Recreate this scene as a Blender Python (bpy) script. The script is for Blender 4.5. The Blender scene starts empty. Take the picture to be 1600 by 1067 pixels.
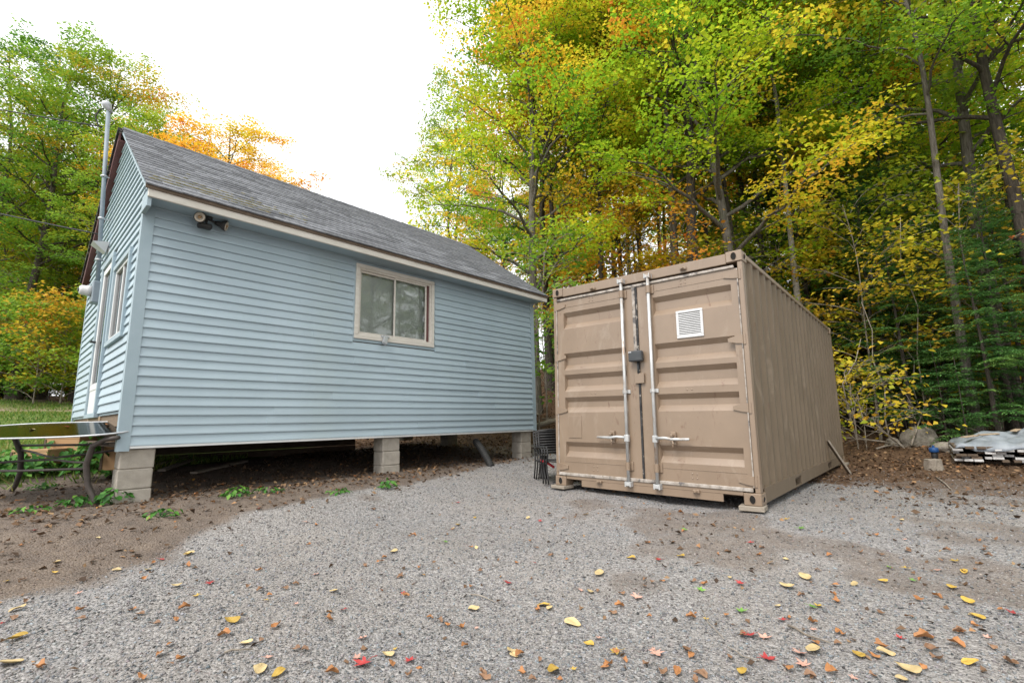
import bpy, math, random
import numpy as np
from mathutils import Vector, Matrix

# ---------------------------------------------------------------- camera, sky, sun, exposure
scene = bpy.context.scene
CAMZ = 1.10
FPX, PITCH, ROLL = 744.77, 0.1662, -0.0204
IW, IH = 1600.0, 1067.0
cp, sp = math.cos(PITCH), math.sin(PITCH)
_F = np.array([0, cp, sp]); _R0 = np.array([1.0, 0, 0]); _U0 = np.array([0, -sp, cp])
cr, sr = math.cos(ROLL), math.sin(ROLL)
_R = cr * _R0 + sr * _U0
_U = -sr * _R0 + cr * _U0
cam_data = bpy.data.cameras.new('camera')
cam = bpy.data.objects.new('camera', cam_data)
scene.collection.objects.link(cam)
cam_data.sensor_width = 36.0
cam_data.lens = FPX / IW * 36.0
cam_data.clip_start = 0.05
cam_data.clip_end = 1000
cam.matrix_world = Matrix(((_R[0], _U[0], -_F[0], 0), (_R[1], _U[1], -_F[1], 0), (_R[2], _U[2], -_F[2], CAMZ), (0, 0, 0, 1)))
scene.camera = cam

SUN_EL, SUN_AZ = math.radians(50), math.radians(215)      # azimuth: direction the light comes from (0 = +Y, clockwise)
world = bpy.data.worlds.new('World'); scene.world = world
world.use_nodes = True
wn = world.node_tree; wn.nodes.clear()
w_out = wn.nodes.new('ShaderNodeOutputWorld'); w_bg = wn.nodes.new('ShaderNodeBackground')
w_sky = wn.nodes.new('ShaderNodeTexSky'); w_sky.sky_type = 'NISHITA'; w_sky.sun_disc = False
w_sky.sun_elevation = SUN_EL; w_sky.sun_rotation = SUN_AZ; w_sky.dust_density = 4.0; w_sky.air_density = 1.0
w_hs = wn.nodes.new('ShaderNodeHueSaturation'); w_hs.inputs['Saturation'].default_value = 0.12
w_mix = wn.nodes.new('ShaderNodeMix'); w_mix.data_type = 'RGBA'; w_mix.inputs[0].default_value = 0.85
w_mix.inputs[7].default_value = (9.3, 9.45, 9.7, 1)          # even bright cloud cover over the sky
wn.links.new(w_sky.outputs[0], w_hs.inputs['Color']); wn.links.new(w_hs.outputs[0], w_mix.inputs[6])
wn.links.new(w_mix.outputs[2], w_bg.inputs[0]); w_bg.inputs[1].default_value = 0.1
wn.links.new(w_bg.outputs[0], w_out.inputs[0])
sun_d = bpy.data.lights.new('sun', 'SUN'); sun_d.energy = 1.5; sun_d.angle = math.radians(25); sun_d.color = (1.0, 0.95, 0.88)
sun = bpy.data.objects.new('sun', sun_d); scene.collection.objects.link(sun)
_sd = Vector((math.sin(SUN_AZ) * math.cos(SUN_EL), math.cos(SUN_AZ) * math.cos(SUN_EL), math.sin(SUN_EL)))
sun.rotation_euler = (-_sd).to_track_quat('-Z', 'Y').to_euler()
vs = scene.view_settings
vs.view_transform = 'Standard'; vs.look = 'None'; vs.exposure = 1.0; vs.gamma = 1.0; vs.use_curve_mapping = False
scene.cycles.max_bounces = 7; scene.cycles.diffuse_bounces = 5; scene.cycles.transparent_max_bounces = 8
scene.cycles.glossy_bounces = 3; scene.cycles.transmission_bounces = 4
scene.cycles.caustics_reflective = False; scene.cycles.caustics_refractive = False
scene.cycles.use_denoising = True

RNG = random.Random(11)
NR = np.random.default_rng(5)
COL = scene.collection
PI = math.pi

# ---------------------------------------------------------------- helpers
def tag(o, label=None, cat=None, group=None, kind=None):
    if label: o['label'] = label
    if cat: o['category'] = cat
    if group: o['group'] = group
    if kind: o['kind'] = kind
    return o

def empty(name, loc=(0, 0, 0), rz=0.0, mat=None):
    o = bpy.data.objects.new(name, None); COL.objects.link(o)
    o.empty_display_size = 0.1
    if mat is not None: o.matrix_world = mat
    else:
        o.location = loc; o.rotation_euler = (0, 0, rz)
    return o

def link(name, me, parent=None, mat=None, loc=None, rot=None, scale=None):
    o = bpy.data.objects.new(name, me); COL.objects.link(o)
    if parent is not None: o.parent = parent
    if mat is not None and not me.materials: me.materials.append(mat)
    if loc is not None: o.location = loc
    if rot is not None: o.rotation_euler = rot
    if scale is not None: o.scale = scale
    return o

def copy_tree(o, parent=None):
    c = o.copy(); COL.objects.link(c); c.parent = parent
    for ch in list(o.children): copy_tree(ch, c)
    return c

class MB:
    """collects shapes of ONE part and links them as one mesh object"""
    def __init__(s): s.v = []; s.f = []
    def add(s, vs, fs):
        n = len(s.v); s.v += [tuple(map(float, q)) for q in vs]; s.f += [tuple(i + n for i in q) for q in fs]; return s
    def box(s, x0, x1, y0, y1, z0, z1, M=None):
        vs = [(x, y, z) for z in (z0, z1) for y in (y0, y1) for x in (x0, x1)]
        if M is not None: vs = [tuple(M @ Vector(q)) for q in vs]
        return s.add(vs, [(0, 2, 3, 1), (4, 5, 7, 6), (0, 1, 5, 4), (2, 6, 7, 3), (0, 4, 6, 2), (1, 3, 7, 5)])
    def bbox(s, x0, x1, y0, y1, z0, z1, b=0.004, M=None):
        """box with chamfered edges"""
        cx, cy, cz = (x0 + x1) / 2, (y0 + y1) / 2, (z0 + z1) / 2
        hx, hy, hz = abs(x1 - x0) / 2, abs(y1 - y0) / 2, abs(z1 - z0) / 2
        b = min(b, hx * .6, hy * .6, hz * .6)
        vs = []; idx = {}
        for sx in (-1, 1):
            for sy in (-1, 1):
                for sz in (-1, 1):
                    for k, (dx, dy, dz) in enumerate(((0, b, b), (b, 0, b), (b, b, 0))):
                        idx[(sx, sy, sz, k)] = len(vs)
                        vs.append((cx + sx * (hx - dx), cy + sy * (hy - dy), cz + sz * (hz - dz)))
        fs = []
        for sx in (-1, 1):
            fs.append([idx[(sx, -1, -1, 0)], idx[(sx, 1, -1, 0)], idx[(sx, 1, 1, 0)], idx[(sx, -1, 1, 0)]][::sx])
            fs.append([idx[(-1, sx, -1, 1)], idx[(-1, sx, 1, 1)], idx[(1, sx, 1, 1)], idx[(1, sx, -1, 1)]][::sx])
            fs.append([idx[(-1, -1, sx, 2)], idx[(1, -1, sx, 2)], idx[(1, 1, sx, 2)], idx[(-1, 1, sx, 2)]][::sx])
        for a in (-1, 1):
            for c in (-1, 1):
                fs.append([idx[(a, c, -1, 0)], idx[(a, c, 1, 0)], idx[(a, c, 1, 1)], idx[(a, c, -1, 1)]][::-a * c])
                fs.append([idx[(a, -1, c, 0)], idx[(a, 1, c, 0)], idx[(a, 1, c, 2)], idx[(a, -1, c, 2)]][::a * c])
                fs.append([idx[(-1, a, c, 1)], idx[(1, a, c, 1)], idx[(1, a, c, 2)], idx[(-1, a, c, 2)]][::-a * c])
        for sx in (-1, 1):
            for sy in (-1, 1):
                for sz in (-1, 1):
                    fs.append([idx[(sx, sy, sz, 0)], idx[(sx, sy, sz, 1)], idx[(sx, sy, sz, 2)]][::sx * sy * sz])
        if M is not None: vs = [tuple(M @ Vector(q)) for q in vs]
        return s.add(vs, fs)
    def tube(s, pts, rad, n=8, cap=True):
        P = [Vector(p) for p in pts]; m = len(P)
        if not hasattr(rad, '__len__'): rad = [rad] * m
        vs = []; ref = None
        for i in range(m):
            d = (P[min(i + 1, m - 1)] - P[max(i - 1, 0)]).normalized()
            if ref is None:
                ref = Vector((0, 0, 1)) if abs(d.z) < .9 else Vector((1, 0, 0))
            a = (ref - d * ref.dot(d)).normalized(); ref = a; b = d.cross(a)
            for k in range(n):
                t = 2 * PI * k / n
                vs.append(P[i] + a * (rad[i] * math.cos(t)) + b * (rad[i] * math.sin(t)))
        fs = [(i * n + k, i * n + (k + 1) % n, (i + 1) * n + (k + 1) % n, (i + 1) * n + k) for i in range(m - 1) for k in range(n)]
        if cap: fs += [tuple(range(n))[::-1], tuple(range((m - 1) * n, m * n))]
        return s.add(vs, fs)
    def prism(s, poly, y0, y1, M=None):
        """poly in (x,z), extruded along y"""
        n = len(poly)
        vs = [(x, y0, z) for x, z in poly] + [(x, y1, z) for x, z in poly]
        if M is not None: vs = [tuple(M @ Vector(q)) for q in vs]
        fs = [tuple(range(n)), tuple(range(n, 2 * n))[::-1]] + [(i, i + n, (i + 1) % n + n, (i + 1) % n) for i in range(n)]
        return s.add(vs, fs)
    def lathe(s, prof, n=16, M=None):
        vs = []; fs = []
        for r, z in prof:
            for k in range(n): vs.append((r * math.cos(2 * PI * k / n), r * math.sin(2 * PI * k / n), z))
        m = len(prof)
        fs = [(i * n + k, i * n + (k + 1) % n, (i + 1) * n + (k + 1) % n, (i + 1) * n + k) for i in range(m - 1) for k in range(n)]
        fs += [tuple(range(n))[::-1], tuple(range((m - 1) * n, m * n))]
        if M is not None: vs = [tuple(M @ Vector(q)) for q in vs]
        return s.add(vs, fs)
    def mesh(s, name, smooth=False):
        me = bpy.data.meshes.new(name); me.from_pydata(s.v, [], s.f); me.update()
        if smooth: me.polygons.foreach_set('use_smooth', [True] * len(me.polygons))
        return me
    def build(s, name, mat, parent=None, smooth=False, **kw):
        return link(name, s.mesh(name, smooth), parent, mat, **kw)

def np_mesh(name, V, Fc, mat, attrs=None, smooth=False):
    """V (n,3), Fc (m,k) equal-sized faces; attrs: point float / colour arrays"""
    V = np.asarray(V, np.float32); Fc = np.asarray(Fc, np.int32); m, k = Fc.shape
    me = bpy.data.meshes.new(name)
    me.vertices.add(len(V)); me.vertices.foreach_set('co', V.ravel())
    me.loops.add(m * k); me.loops.foreach_set('vertex_index', Fc.ravel())
    me.polygons.add(m); me.polygons.foreach_set('loop_start', np.arange(0, m * k, k, dtype=np.int32))
    if smooth: me.polygons.foreach_set('use_smooth', np.ones(m, bool))
    for an, arr in (attrs or {}).items():
        arr = np.asarray(arr, np.float32)
        if arr.ndim == 1:
            a = me.attributes.new(an, 'FLOAT', 'POINT'); a.data.foreach_set('value', arr)
        else:
            a = me.attributes.new(an, 'FLOAT_COLOR', 'POINT')
            a.data.foreach_set('color', np.concatenate([arr, np.ones((len(arr), 4 - arr.shape[1]), np.float32)], 1).ravel())
    me.materials.append(mat); me.update(calc_edges=True); me.validate()
    return me

# ---------------------------------------------------------------- materials
def new_mat(name):
    m = bpy.data.materials.new(name); m.use_nodes = True
    nt = m.node_tree; b = nt.nodes['Principled BSDF']
    return m, nt, b
def nd(nt, t, **kw):
    n = nt.nodes.new(t)
    for k, v in kw.items(): setattr(n, k, v)
    return n
def ramp(nt, stops, fac):
    r = nd(nt, 'ShaderNodeValToRGB'); e = r.color_ramp.elements
    while len(e) < len(stops): e.new(0.5)
    for q, (p, c) in zip(e, stops): q.position = p; q.color = (*c, 1) if len(c) == 3 else c
    if fac is not None: nt.links.new(fac, r.inputs[0])
    return r.outputs[0]
def noise(nt, scale, detail=4, rough=0.55, vec=None, dist=0.0):
    n = nd(nt, 'ShaderNodeTexNoise'); n.inputs['Scale'].default_value = scale; n.inputs['Detail'].default_value = detail
    n.inputs['Roughness'].default_value = rough; n.inputs['Distortion'].default_value = dist
    if vec is not None: nt.links.new(vec, n.inputs['Vector'])
    return n.outputs['Fac']
def coords(nt, which='Object', scale=None):
    t = nd(nt, 'ShaderNodeTexCoord').outputs[which]
    if scale is not None:
        mp = nd(nt, 'ShaderNodeMapping'); mp.inputs['Scale'].default_value = scale
        nt.links.new(t, mp.inputs['Vector']); t = mp.outputs[0]
    return t
def mixc(nt, fac, a, b, mode='MIX'):
    m = nd(nt, 'ShaderNodeMix', data_type='RGBA', blend_type=mode)
    for i, x in ((0, fac), (6, a), (7, b)):
        if hasattr(x, 'is_linked') or hasattr(x, 'links'): nt.links.new(x, m.inputs[i])
        elif isinstance(x, (int, float)): m.inputs[i].default_value = x
        else: m.inputs[i].default_value = (*x, 1) if len(x) == 3 else x
    return m.outputs[2]
def bump(nt, b, h, strength=0.3, dist=0.01):
    n = nd(nt, 'ShaderNodeBump'); n.inputs['Strength'].default_value = strength; n.inputs['Distance'].default_value = dist
    nt.links.new(h, n.inputs['Height']); nt.links.new(n.outputs[0], b.inputs['Normal'])
def mathn(nt, op, a, b=None):
    m = nd(nt, 'ShaderNodeMath', operation=op)
    for i, x in enumerate((a, b)):
        if x is None: continue
        if isinstance(x, (int, float)): m.inputs[i].default_value = x
        else: nt.links.new(x, m.inputs[i])
    return m.outputs[0]

def surf(name, c1, c2, scale=6, rough=0.7, metal=0.0, bmp=0.2, bscale=60, stops=(0.35, 0.65), stretch=None, rand=0.0, spec=0.35,
         stain=None, stain_scale=3, stain_at=(0.58, 0.7), bdist=0.004, rust=0.0):
    """two-tone noise surface with bump, optional stain and a small per-object value change"""
    m, nt, b = new_mat(name)
    v = coords(nt, 'Object', stretch)
    col = ramp(nt, [(stops[0], c1), (stops[1], c2)], noise(nt, scale, 6, .6, v))
    if stain is not None:
        sf = ramp(nt, [(stain_at[0], (0, 0, 0)), (stain_at[1], (1, 1, 1))], noise(nt, stain_scale, 8, .65, v, .4))
        col = mixc(nt, sf, col, stain)
    if rust:
        rs = nd(nt, 'ShaderNodeMapping'); rs.inputs['Scale'].default_value = (3.0, 3.0, 1.0); nt.links.new(v, rs.inputs['Vector'])
        rf_ = ramp(nt, [(.60, (0, 0, 0)), (.68, (1, 1, 1))], noise(nt, 3.2, 10, .72, rs.outputs[0], .6))
        col = mixc(nt, mathn(nt, 'MULTIPLY', rf_, rust), col, (.13, .06, .032))
        sf2 = ramp(nt, [(.56, (0, 0, 0)), (.68, (1, 1, 1))], noise(nt, 1.1, 9, .7, rs.outputs[0], 1.5))
        col = mixc(nt, mathn(nt, 'MULTIPLY', sf2, rust * .5), col, (.40, .33, .26))
    if rand:
        oi = nd(nt, 'ShaderNodeObjectInfo').outputs['Random']
        hv = nd(nt, 'ShaderNodeHueSaturation')
        nt.links.new(mathn(nt, 'ADD', mathn(nt, 'MULTIPLY', oi, 2 * rand), 1 - rand), hv.inputs['Value'])
        nt.links.new(col, hv.inputs['Color']); col = hv.outputs[0]
    nt.links.new(col, b.inputs['Base Color'])
    b.inputs['Roughness'].default_value = rough; b.inputs['Metallic'].default_value = metal
    b.inputs['Specular IOR Level'].default_value = spec
    if bmp: bump(nt, b, noise(nt, bscale, 5, .6, v), bmp, bdist)
    return m

def leaf_mat(name, stops, trans=0.35, rough=0.55):
    m, nt, b = new_mat(name)
    at = nd(nt, 'ShaderNodeAttribute', attribute_name='tint').outputs['Fac']
    oi = nd(nt, 'ShaderNodeObjectInfo').outputs['Random']
    f = mathn(nt, 'ADD', at, mathn(nt, 'MULTIPLY', mathn(nt, 'SUBTRACT', oi, .5), .22))
    col = ramp(nt, stops, f)
    nt.links.new(col, b.inputs['Base Color']); b.inputs['Roughness'].default_value = rough
    b.inputs['Specular IOR Level'].default_value = 0.25
    tr = nd(nt, 'ShaderNodeBsdfTranslucent'); nt.links.new(col, tr.inputs[0])
    mx = nd(nt, 'ShaderNodeMixShader'); mx.inputs[0].default_value = trans
    nt.links.new(b.outputs[0], mx.inputs[1]); nt.links.new(tr.outputs[0], mx.inputs[2])
    nt.links.new(mx.outputs[0], nt.nodes['Material Output'].inputs[0])
    return m

M = {}
M['siding'] = surf('siding', (.345, .432, .482), (.395, .487, .54), scale=1.7, rough=.5, bmp=.12, bscale=90, stretch=(.6, 3, 3), rand=.06, spec=.4,
                   stain=(.37, .45, .475), stain_scale=1.3, stain_at=(.55, .8))
M['trim_blue'] = surf('trim_blue', (.30, .385, .43), (.34, .425, .47), scale=3, rough=.5, bmp=.08)
M['trim_cream'] = surf('trim_cream', (.58, .545, .48), (.66, .625, .565), scale=4, rough=.6, bmp=.15, stretch=(1, 6, 6), stain=(.38, .34, .29), stain_scale=2.2, stain_at=(.62, .8))
M['white_vinyl'] = surf('white_vinyl', (.66, .67, .66), (.72, .73, .72), rough=.45, bmp=.05)
M['red_brown'] = surf('red_brown', (.11, .045, .045), (.15, .065, .06), rough=.6, bmp=.2)
M['sheathing'] = surf('sheathing', (.16, .12, .085), (.24, .18, .12), scale=5, rough=.85, stretch=(1, 8, 8))
M['old_wood'] = surf('old_wood', (.30, .22, .15), (.46, .36, .25), scale=5, rough=.85, stretch=(1.2, 9, 9), stain=(.13, .09, .06), stain_scale=5, stain_at=(.52, .68), bmp=.5)
M['weathered_wood'] = surf('weathered_wood', (.20, .17, .135), (.31, .27, .22), scale=8, rough=.9, stretch=(2, 14, 14), bmp=.6, rand=.15)
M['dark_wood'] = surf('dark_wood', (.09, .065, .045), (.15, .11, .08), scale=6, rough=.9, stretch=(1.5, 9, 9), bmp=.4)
M['shingle'] = surf('shingle', (.10, .105, .115), (.19, .195, .21), scale=14, rough=.95, bmp=.6, bscale=220, rand=.32, stain=(.20, .20, .205), stain_scale=4, stain_at=(.55, .72), spec=.15)
M['moss'] = surf('moss', (.07, .075, .025), (.15, .12, .05), scale=20, rough=1, bmp=.8)
M['concrete_block'] = surf('concrete_block', (.33, .30, .255), (.43, .39, .335), scale=9, rough=.95, bmp=.8, bscale=140, rand=.06, stain=(.24, .21, .17), stain_scale=3.5, stain_at=(.55, .75), bdist=.006)
M['galvanized'] = surf('galvanized', (.42, .44, .46), (.55, .57, .59), scale=12, rough=.45, metal=.35, bmp=.05)
M['conduit_grey'] = surf('conduit_grey', (.20, .245, .28), (.25, .295, .33), scale=5, rough=.5, bmp=.05)
M['black_metal'] = surf('black_metal', (.022, .022, .024), (.04, .038, .036), scale=12, rough=.45, bmp=.15, stain=(.09, .065, .05), stain_scale=9, stain_at=(.62, .75))
M['brown_metal'] = surf('brown_metal', (.045, .038, .034), (.075, .062, .055), scale=12, rough=.5, bmp=.15)
M['black_plastic'] = surf('black_plastic', (.018, .018, .018), (.035, .034, .033), scale=8, rough=.6, bmp=.1)
M['black_rubber'] = surf('black_rubber', (.02, .02, .022), (.05, .05, .05), scale=9, rough=.75, bmp=.2, stain=(.3, .27, .24), stain_scale=14, stain_at=(.56, .62))
M['grey_box'] = surf('grey_box', (.05, .055, .06), (.07, .075, .08), rough=.5, bmp=.05)
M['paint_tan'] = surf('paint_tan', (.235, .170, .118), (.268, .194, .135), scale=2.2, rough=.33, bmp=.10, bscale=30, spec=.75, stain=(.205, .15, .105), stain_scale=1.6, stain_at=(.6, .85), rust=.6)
M['paint_tan_shaded'] = surf('paint_tan_shaded', (.150, .114, .076), (.178, .135, .092), scale=1.5, rough=.55, bmp=.12, bscale=25, spec=.35, stain=(.125, .097, .066), stain_scale=1.2, stain_at=(.55, .85), rust=.5)  # same tan paint, darkened to put the side's shade into the colour
M['rod_steel'] = surf('rod_steel', (.46, .47, .47), (.60, .60, .59), scale=14, rough=.45, metal=.3, bmp=.08, stain=(.36, .27, .20), stain_scale=5, stain_at=(.56, .66), stretch=(1, 1, .6))
M['gasket'] = surf('gasket', (.27, .23, .19), (.46, .42, .38), scale=16, rough=.8, bmp=.3, stain=(.13, .12, .115), stain_scale=7, stain_at=(.53, .6))
M['white_plastic'] = surf('white_plastic', (.60, .60, .60), (.66, .66, .66), rough=.5, bmp=.03)
M['dark_void'] = surf('dark_void', (.012, .011, .010), (.02, .018, .016), rough=.95, bmp=0)  # near-black that paints shade into openings and behind the blind
M['lamp_face'] = surf('lamp_face', (.52, .45, .36), (.62, .55, .46), scale=20, rough=.35, bmp=.1)
M['lamp_amber'] = surf('lamp_amber', (.30, .18, .09), (.36, .22, .11), rough=.3, bmp=0)
M['curtain'] = surf('curtain', (.10, .055, .06), (.15, .09, .09), scale=9, rough=.9, bmp=.1, stretch=(8, 8, 1))
M['blind'] = surf('blind', (.72, .74, .71), (.80, .82, .78), rough=.6, bmp=.05)
M['tarp'] = surf('tarp', (.20, .225, .255), (.30, .33, .365), scale=5, rough=.45, bmp=.5, bscale=14, bdist=.02, stain=(.22, .22, .22), stain_scale=4, stain_at=(.58, .75))
M['board_end'] = surf('board_end', (.36, .35, .34), (.62, .61, .60), scale=7, rough=.85, bmp=.3, rand=.35)
M['boulder'] = surf('boulder', (.16, .14, .115), (.30, .27, .23), scale=7, rough=.95, bmp=.9, bscale=22, bdist=.02, stain=(.10, .11, .05), stain_scale=5, stain_at=(.55, .7))
M['blue_cap'] = surf('blue_cap', (.012, .055, .17), (.02, .075, .22), rough=.45, bmp=.05)
M['red_strap'] = surf('red_strap', (.42, .015, .025), (.50, .03, .04), rough=.6, bmp=.1)
M['cardboard'] = surf('cardboard', (.36, .22, .11), (.43, .27, .14), scale=4, rough=.8, bmp=.1, stain=(.27, .16, .08), stain_scale=3)
M['wire'] = surf('wire', (.015, .015, .016), (.03, .03, .03), rough=.6, bmp=0)
M['bark_grey'] = surf('bark_grey', (.085, .072, .060), (.20, .18, .155), scale=5, rough=.95, bmp=1.0, bscale=16, stretch=(5, 5, .8), stain=(.10, .115, .06), stain_scale=1.2, stain_at=(.56, .72), bdist=.03)
M['bark_brown'] = surf('bark_brown', (.045, .038, .032), (.11, .09, .072), scale=5, rough=.95, bmp=1.0, bscale=18, stretch=(5, 5, .9), bdist=.03)
M['bark_pale'] = surf('bark_pale', (.20, .18, .155), (.36, .33, .29), scale=6, rough=.9, bmp=.6, bscale=20, stretch=(2, 2, 5), stain=(.09, .08, .07), stain_scale=2.5, stain_at=(.56, .64))
M['dead_twig'] = surf('dead_twig', (.16, .13, .10), (.34, .30, .25), scale=8, rough=.95, bmp=.3)
GREEN = (.055, .15, .016); LIME = (.19, .32, .022); YEL = (.60, .47, .035); GOLD = (.66, .36, .03); ORA = (.66, .24, .04); RED = (.50, .07, .03)
M['leaf_mixed'] = leaf_mat('leaf_mixed', [(.06, (.10, .26, .025)), (.34, (.27, .48, .03)), (.55, (.50, .62, .035)), (.70, (.80, .64, .05)), (.86, (.84, .46, .05)), (1.0, (.78, .28, .06))], .6)
M['leaf_gold'] = leaf_mat('leaf_gold', [(.05, (.36, .50, .03)), (.25, (.74, .62, .05)), (.5, (.86, .54, .05)), (.75, (.84, .36, .05)), (1.0, (.74, .20, .06))], .55)
M['leaf_green'] = leaf_mat('leaf_green', [(.12, (.08, .20, .03)), (.42, (.21, .40, .05)), (.66, (.36, .46, .04)), (.86, (.70, .48, .05)), (1.0, (.72, .26, .05))], .5)
M['leaf_under'] = leaf_mat('leaf_under', [(.1, (.10, .22, .025)), (.36, (.36, .44, .03)), (.55, (.74, .58, .05)), (.82, (.76, .44, .06)), (1.0, (.6, .14, .06))], .5)
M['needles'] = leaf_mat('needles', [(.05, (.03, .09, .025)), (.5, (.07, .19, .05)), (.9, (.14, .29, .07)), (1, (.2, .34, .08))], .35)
M['weed_leaf'] = leaf_mat('weed_leaf', [(.1, (.03, .11, .02)), (.5, (.06, .20, .03)), (.9, (.16, .34, .05)), (1, (.2, .36, .06))], .3)
M['grass'] = leaf_mat('grass', [(.1, (.06, .14, .02)), (.5, (.13, .24, .035)), (.85, (.28, .30, .07)), (1, (.34, .28, .12))], .3)
M['litter'] = leaf_mat('litter', [(.05, (.045, .03, .022)), (.4, (.12, .075, .045)), (.65, (.22, .13, .075)), (.82, (.36, .24, .13)), (.93, (.40, .15, .05)), (1, (.5, .36, .06))], .12, .8)

def fallen_mat(name, c1, c2, c3):
    return surf(name, c1, c2, scale=30, rough=.6, bmp=.3, bscale=70, rand=.18, stain=c3, stain_scale=38, stain_at=(.56, .72), stops=(.3, .7))
M['fall_yellow'] = fallen_mat('fall_yellow', (.40, .25, .04), (.52, .36, .08), (.30, .16, .04))
M['fall_cream'] = fallen_mat('fall_cream', (.46, .34, .16), (.58, .46, .25), (.50, .33, .12))
M['fall_orange'] = fallen_mat('fall_orange', (.30, .125, .045), (.42, .20, .075), (.17, .075, .03))
M['fall_brown'] = fallen_mat('fall_brown', (.17, .09, .05), (.28, .165, .095), (.09, .05, .03))
M['fall_red'] = fallen_mat('fall_red', (.30, .025, .03), (.40, .055, .05), (.22, .02, .02))
M['fall_pink'] = fallen_mat('fall_pink', (.52, .26, .20), (.58, .36, .28), (.40, .15, .11))
M['fall_green'] = fallen_mat('fall_green', (.10, .24, .04), (.16, .32, .06), (.30, .30, .06))

def glass_mat(name, tint, ref=1.0, rough=0.02):
    m, nt, b = new_mat(name); nt.nodes.remove(b)
    tr = nd(nt, 'ShaderNodeBsdfTransparent'); tr.inputs[0].default_value = (*tint, 1)
    gl = nd(nt, 'ShaderNodeBsdfGlossy'); gl.inputs['Roughness'].default_value = rough
    fr = nd(nt, 'ShaderNodeFresnel'); fr.inputs[0].default_value = 1.52
    mx = nd(nt, 'ShaderNodeMixShader')
    nt.links.new(mathn(nt, 'MINIMUM', mathn(nt, 'MULTIPLY', fr.outputs[0], 1.8 * ref), 1.0), mx.inputs[0])
    nt.links.new(tr.outputs[0], mx.inputs[1]); nt.links.new(gl.outputs[0], mx.inputs[2])
    nt.links.new(mx.outputs[0], nt.nodes['Material Output'].inputs[0])
    return m
M['pane'] = glass_mat('pane', (.93, .95, .94), .62)
M['smoked_glass'] = glass_mat('smoked_glass', (.30, .31, .32), .45, .10)

# ---------------------------------------------------------------- terrain
CTRL = np.array([
    (0, 0, .0), (-3, 1, .06), (3, 1, .05), (0, 2.5, .04), (-2.2, 3, .14), (2.5, 2.8, .08), (5, 3.2, .10), (0, 4.4, .13),
    (2.35, 4.7, .175), (.5, 6.2, .215), (6.3, 9.4, .12), (4.4, 7.2, .13), (2.5, 7.5, .19), (-3.9, 5, .385), (-1.8, 7, .395), (.25, 9.4, .40), (-.9, 8.2, .40), (-2.9, 6.0, .39),
    (-1.3, 10.9, .60), (-4.2, 8.5, .50), (-6.5, 7.4, .60), (-4.6, 4.4, .36), (-6, 5, .48), (-9, 9, .92), (-15, 15, 1.65), (-25, 25, 2.7), (-40, 40, 4.0), (-14, 24, 2.6),
    (.9, 13.6, 1.30), (1.2, 18, 2.5), (2, 26, 4.0), (-6, 18, 2.2), (5.5, 14, .75), (9, 10.8, .36), (12, 14, .65), (18, 20, 1.6), (25, 14, 1.0), (12, 6, .22), (7.2, 7.9, .19),
    (30, 35, 4.5), (0, 50, 6.5), (-5, -6, -.1), (5, -6, -.1), (20, -10, .0), (-20, -10, .4), (-20, 5, 1.1), (60, 40, 5), (-60, 40, 5)], float)
def g(x, y):
    x = np.asarray(x, float); y = np.asarray(y, float)
    sh = np.broadcast(x, y).shape
    xf = np.broadcast_to(x, sh).ravel(); yf = np.broadcast_to(y, sh).ravel()
    num = np.zeros(xf.shape); den = np.zeros(xf.shape)
    for cx, cy, cz in CTRL:
        d2 = (xf - cx) ** 2 + (yf - cy) ** 2
        r2 = .35 + .012 * (cx * cx + cy * cy)
        w = 1.0 / (d2 + r2) ** 2
        num += w * cz; den += w
    z = num / den
    amp = 1.0
    z += .010 * np.sin(3.1 * xf + 1.7 * yf) * np.sin(2.3 * yf - 1.1 * xf + 1) + .006 * np.sin(7.3 * xf - 4.1 * yf + 2) * np.sin(6.1 * yf + 2.9 * xf)
    z += .003 * np.sin(11.3 * xf + 3 * np.sin(2.1 * yf)) * np.sin(9.7 * yf + 2.5 * np.sin(1.7 * xf + 1))
    # mound of gravel along the container front and loose heap by the right corner
    z = z.reshape(sh)
    return z
def gs(x, y): return float(g(np.array([x]), np.array([y]))[0])
def pray(px, py):
    d = _F + _R * (px - IW / 2) / FPX + _U * (IH / 2 - py) / FPX
    return d / d[1]
def pix_ground(px, py, ymax=60):
    d = pray(px, py)
    ys = np.linspace(1.0, ymax, 3000)
    below = (CAMZ + d[2] * ys) - g(d[0] * ys, ys)
    i = int(np.argmax(below < 0)) if (below < 0).any() else len(ys) - 1
    y = ys[i]
    return float(d[0] * y), float(y), gs(d[0] * y, y)
def at_depth(px, py, y):
    d = pray(px, py); return Vector((d[0] * y, y, CAMZ + d[2] * y))
def kx(px): return pray(px, 655)[0]

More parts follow.
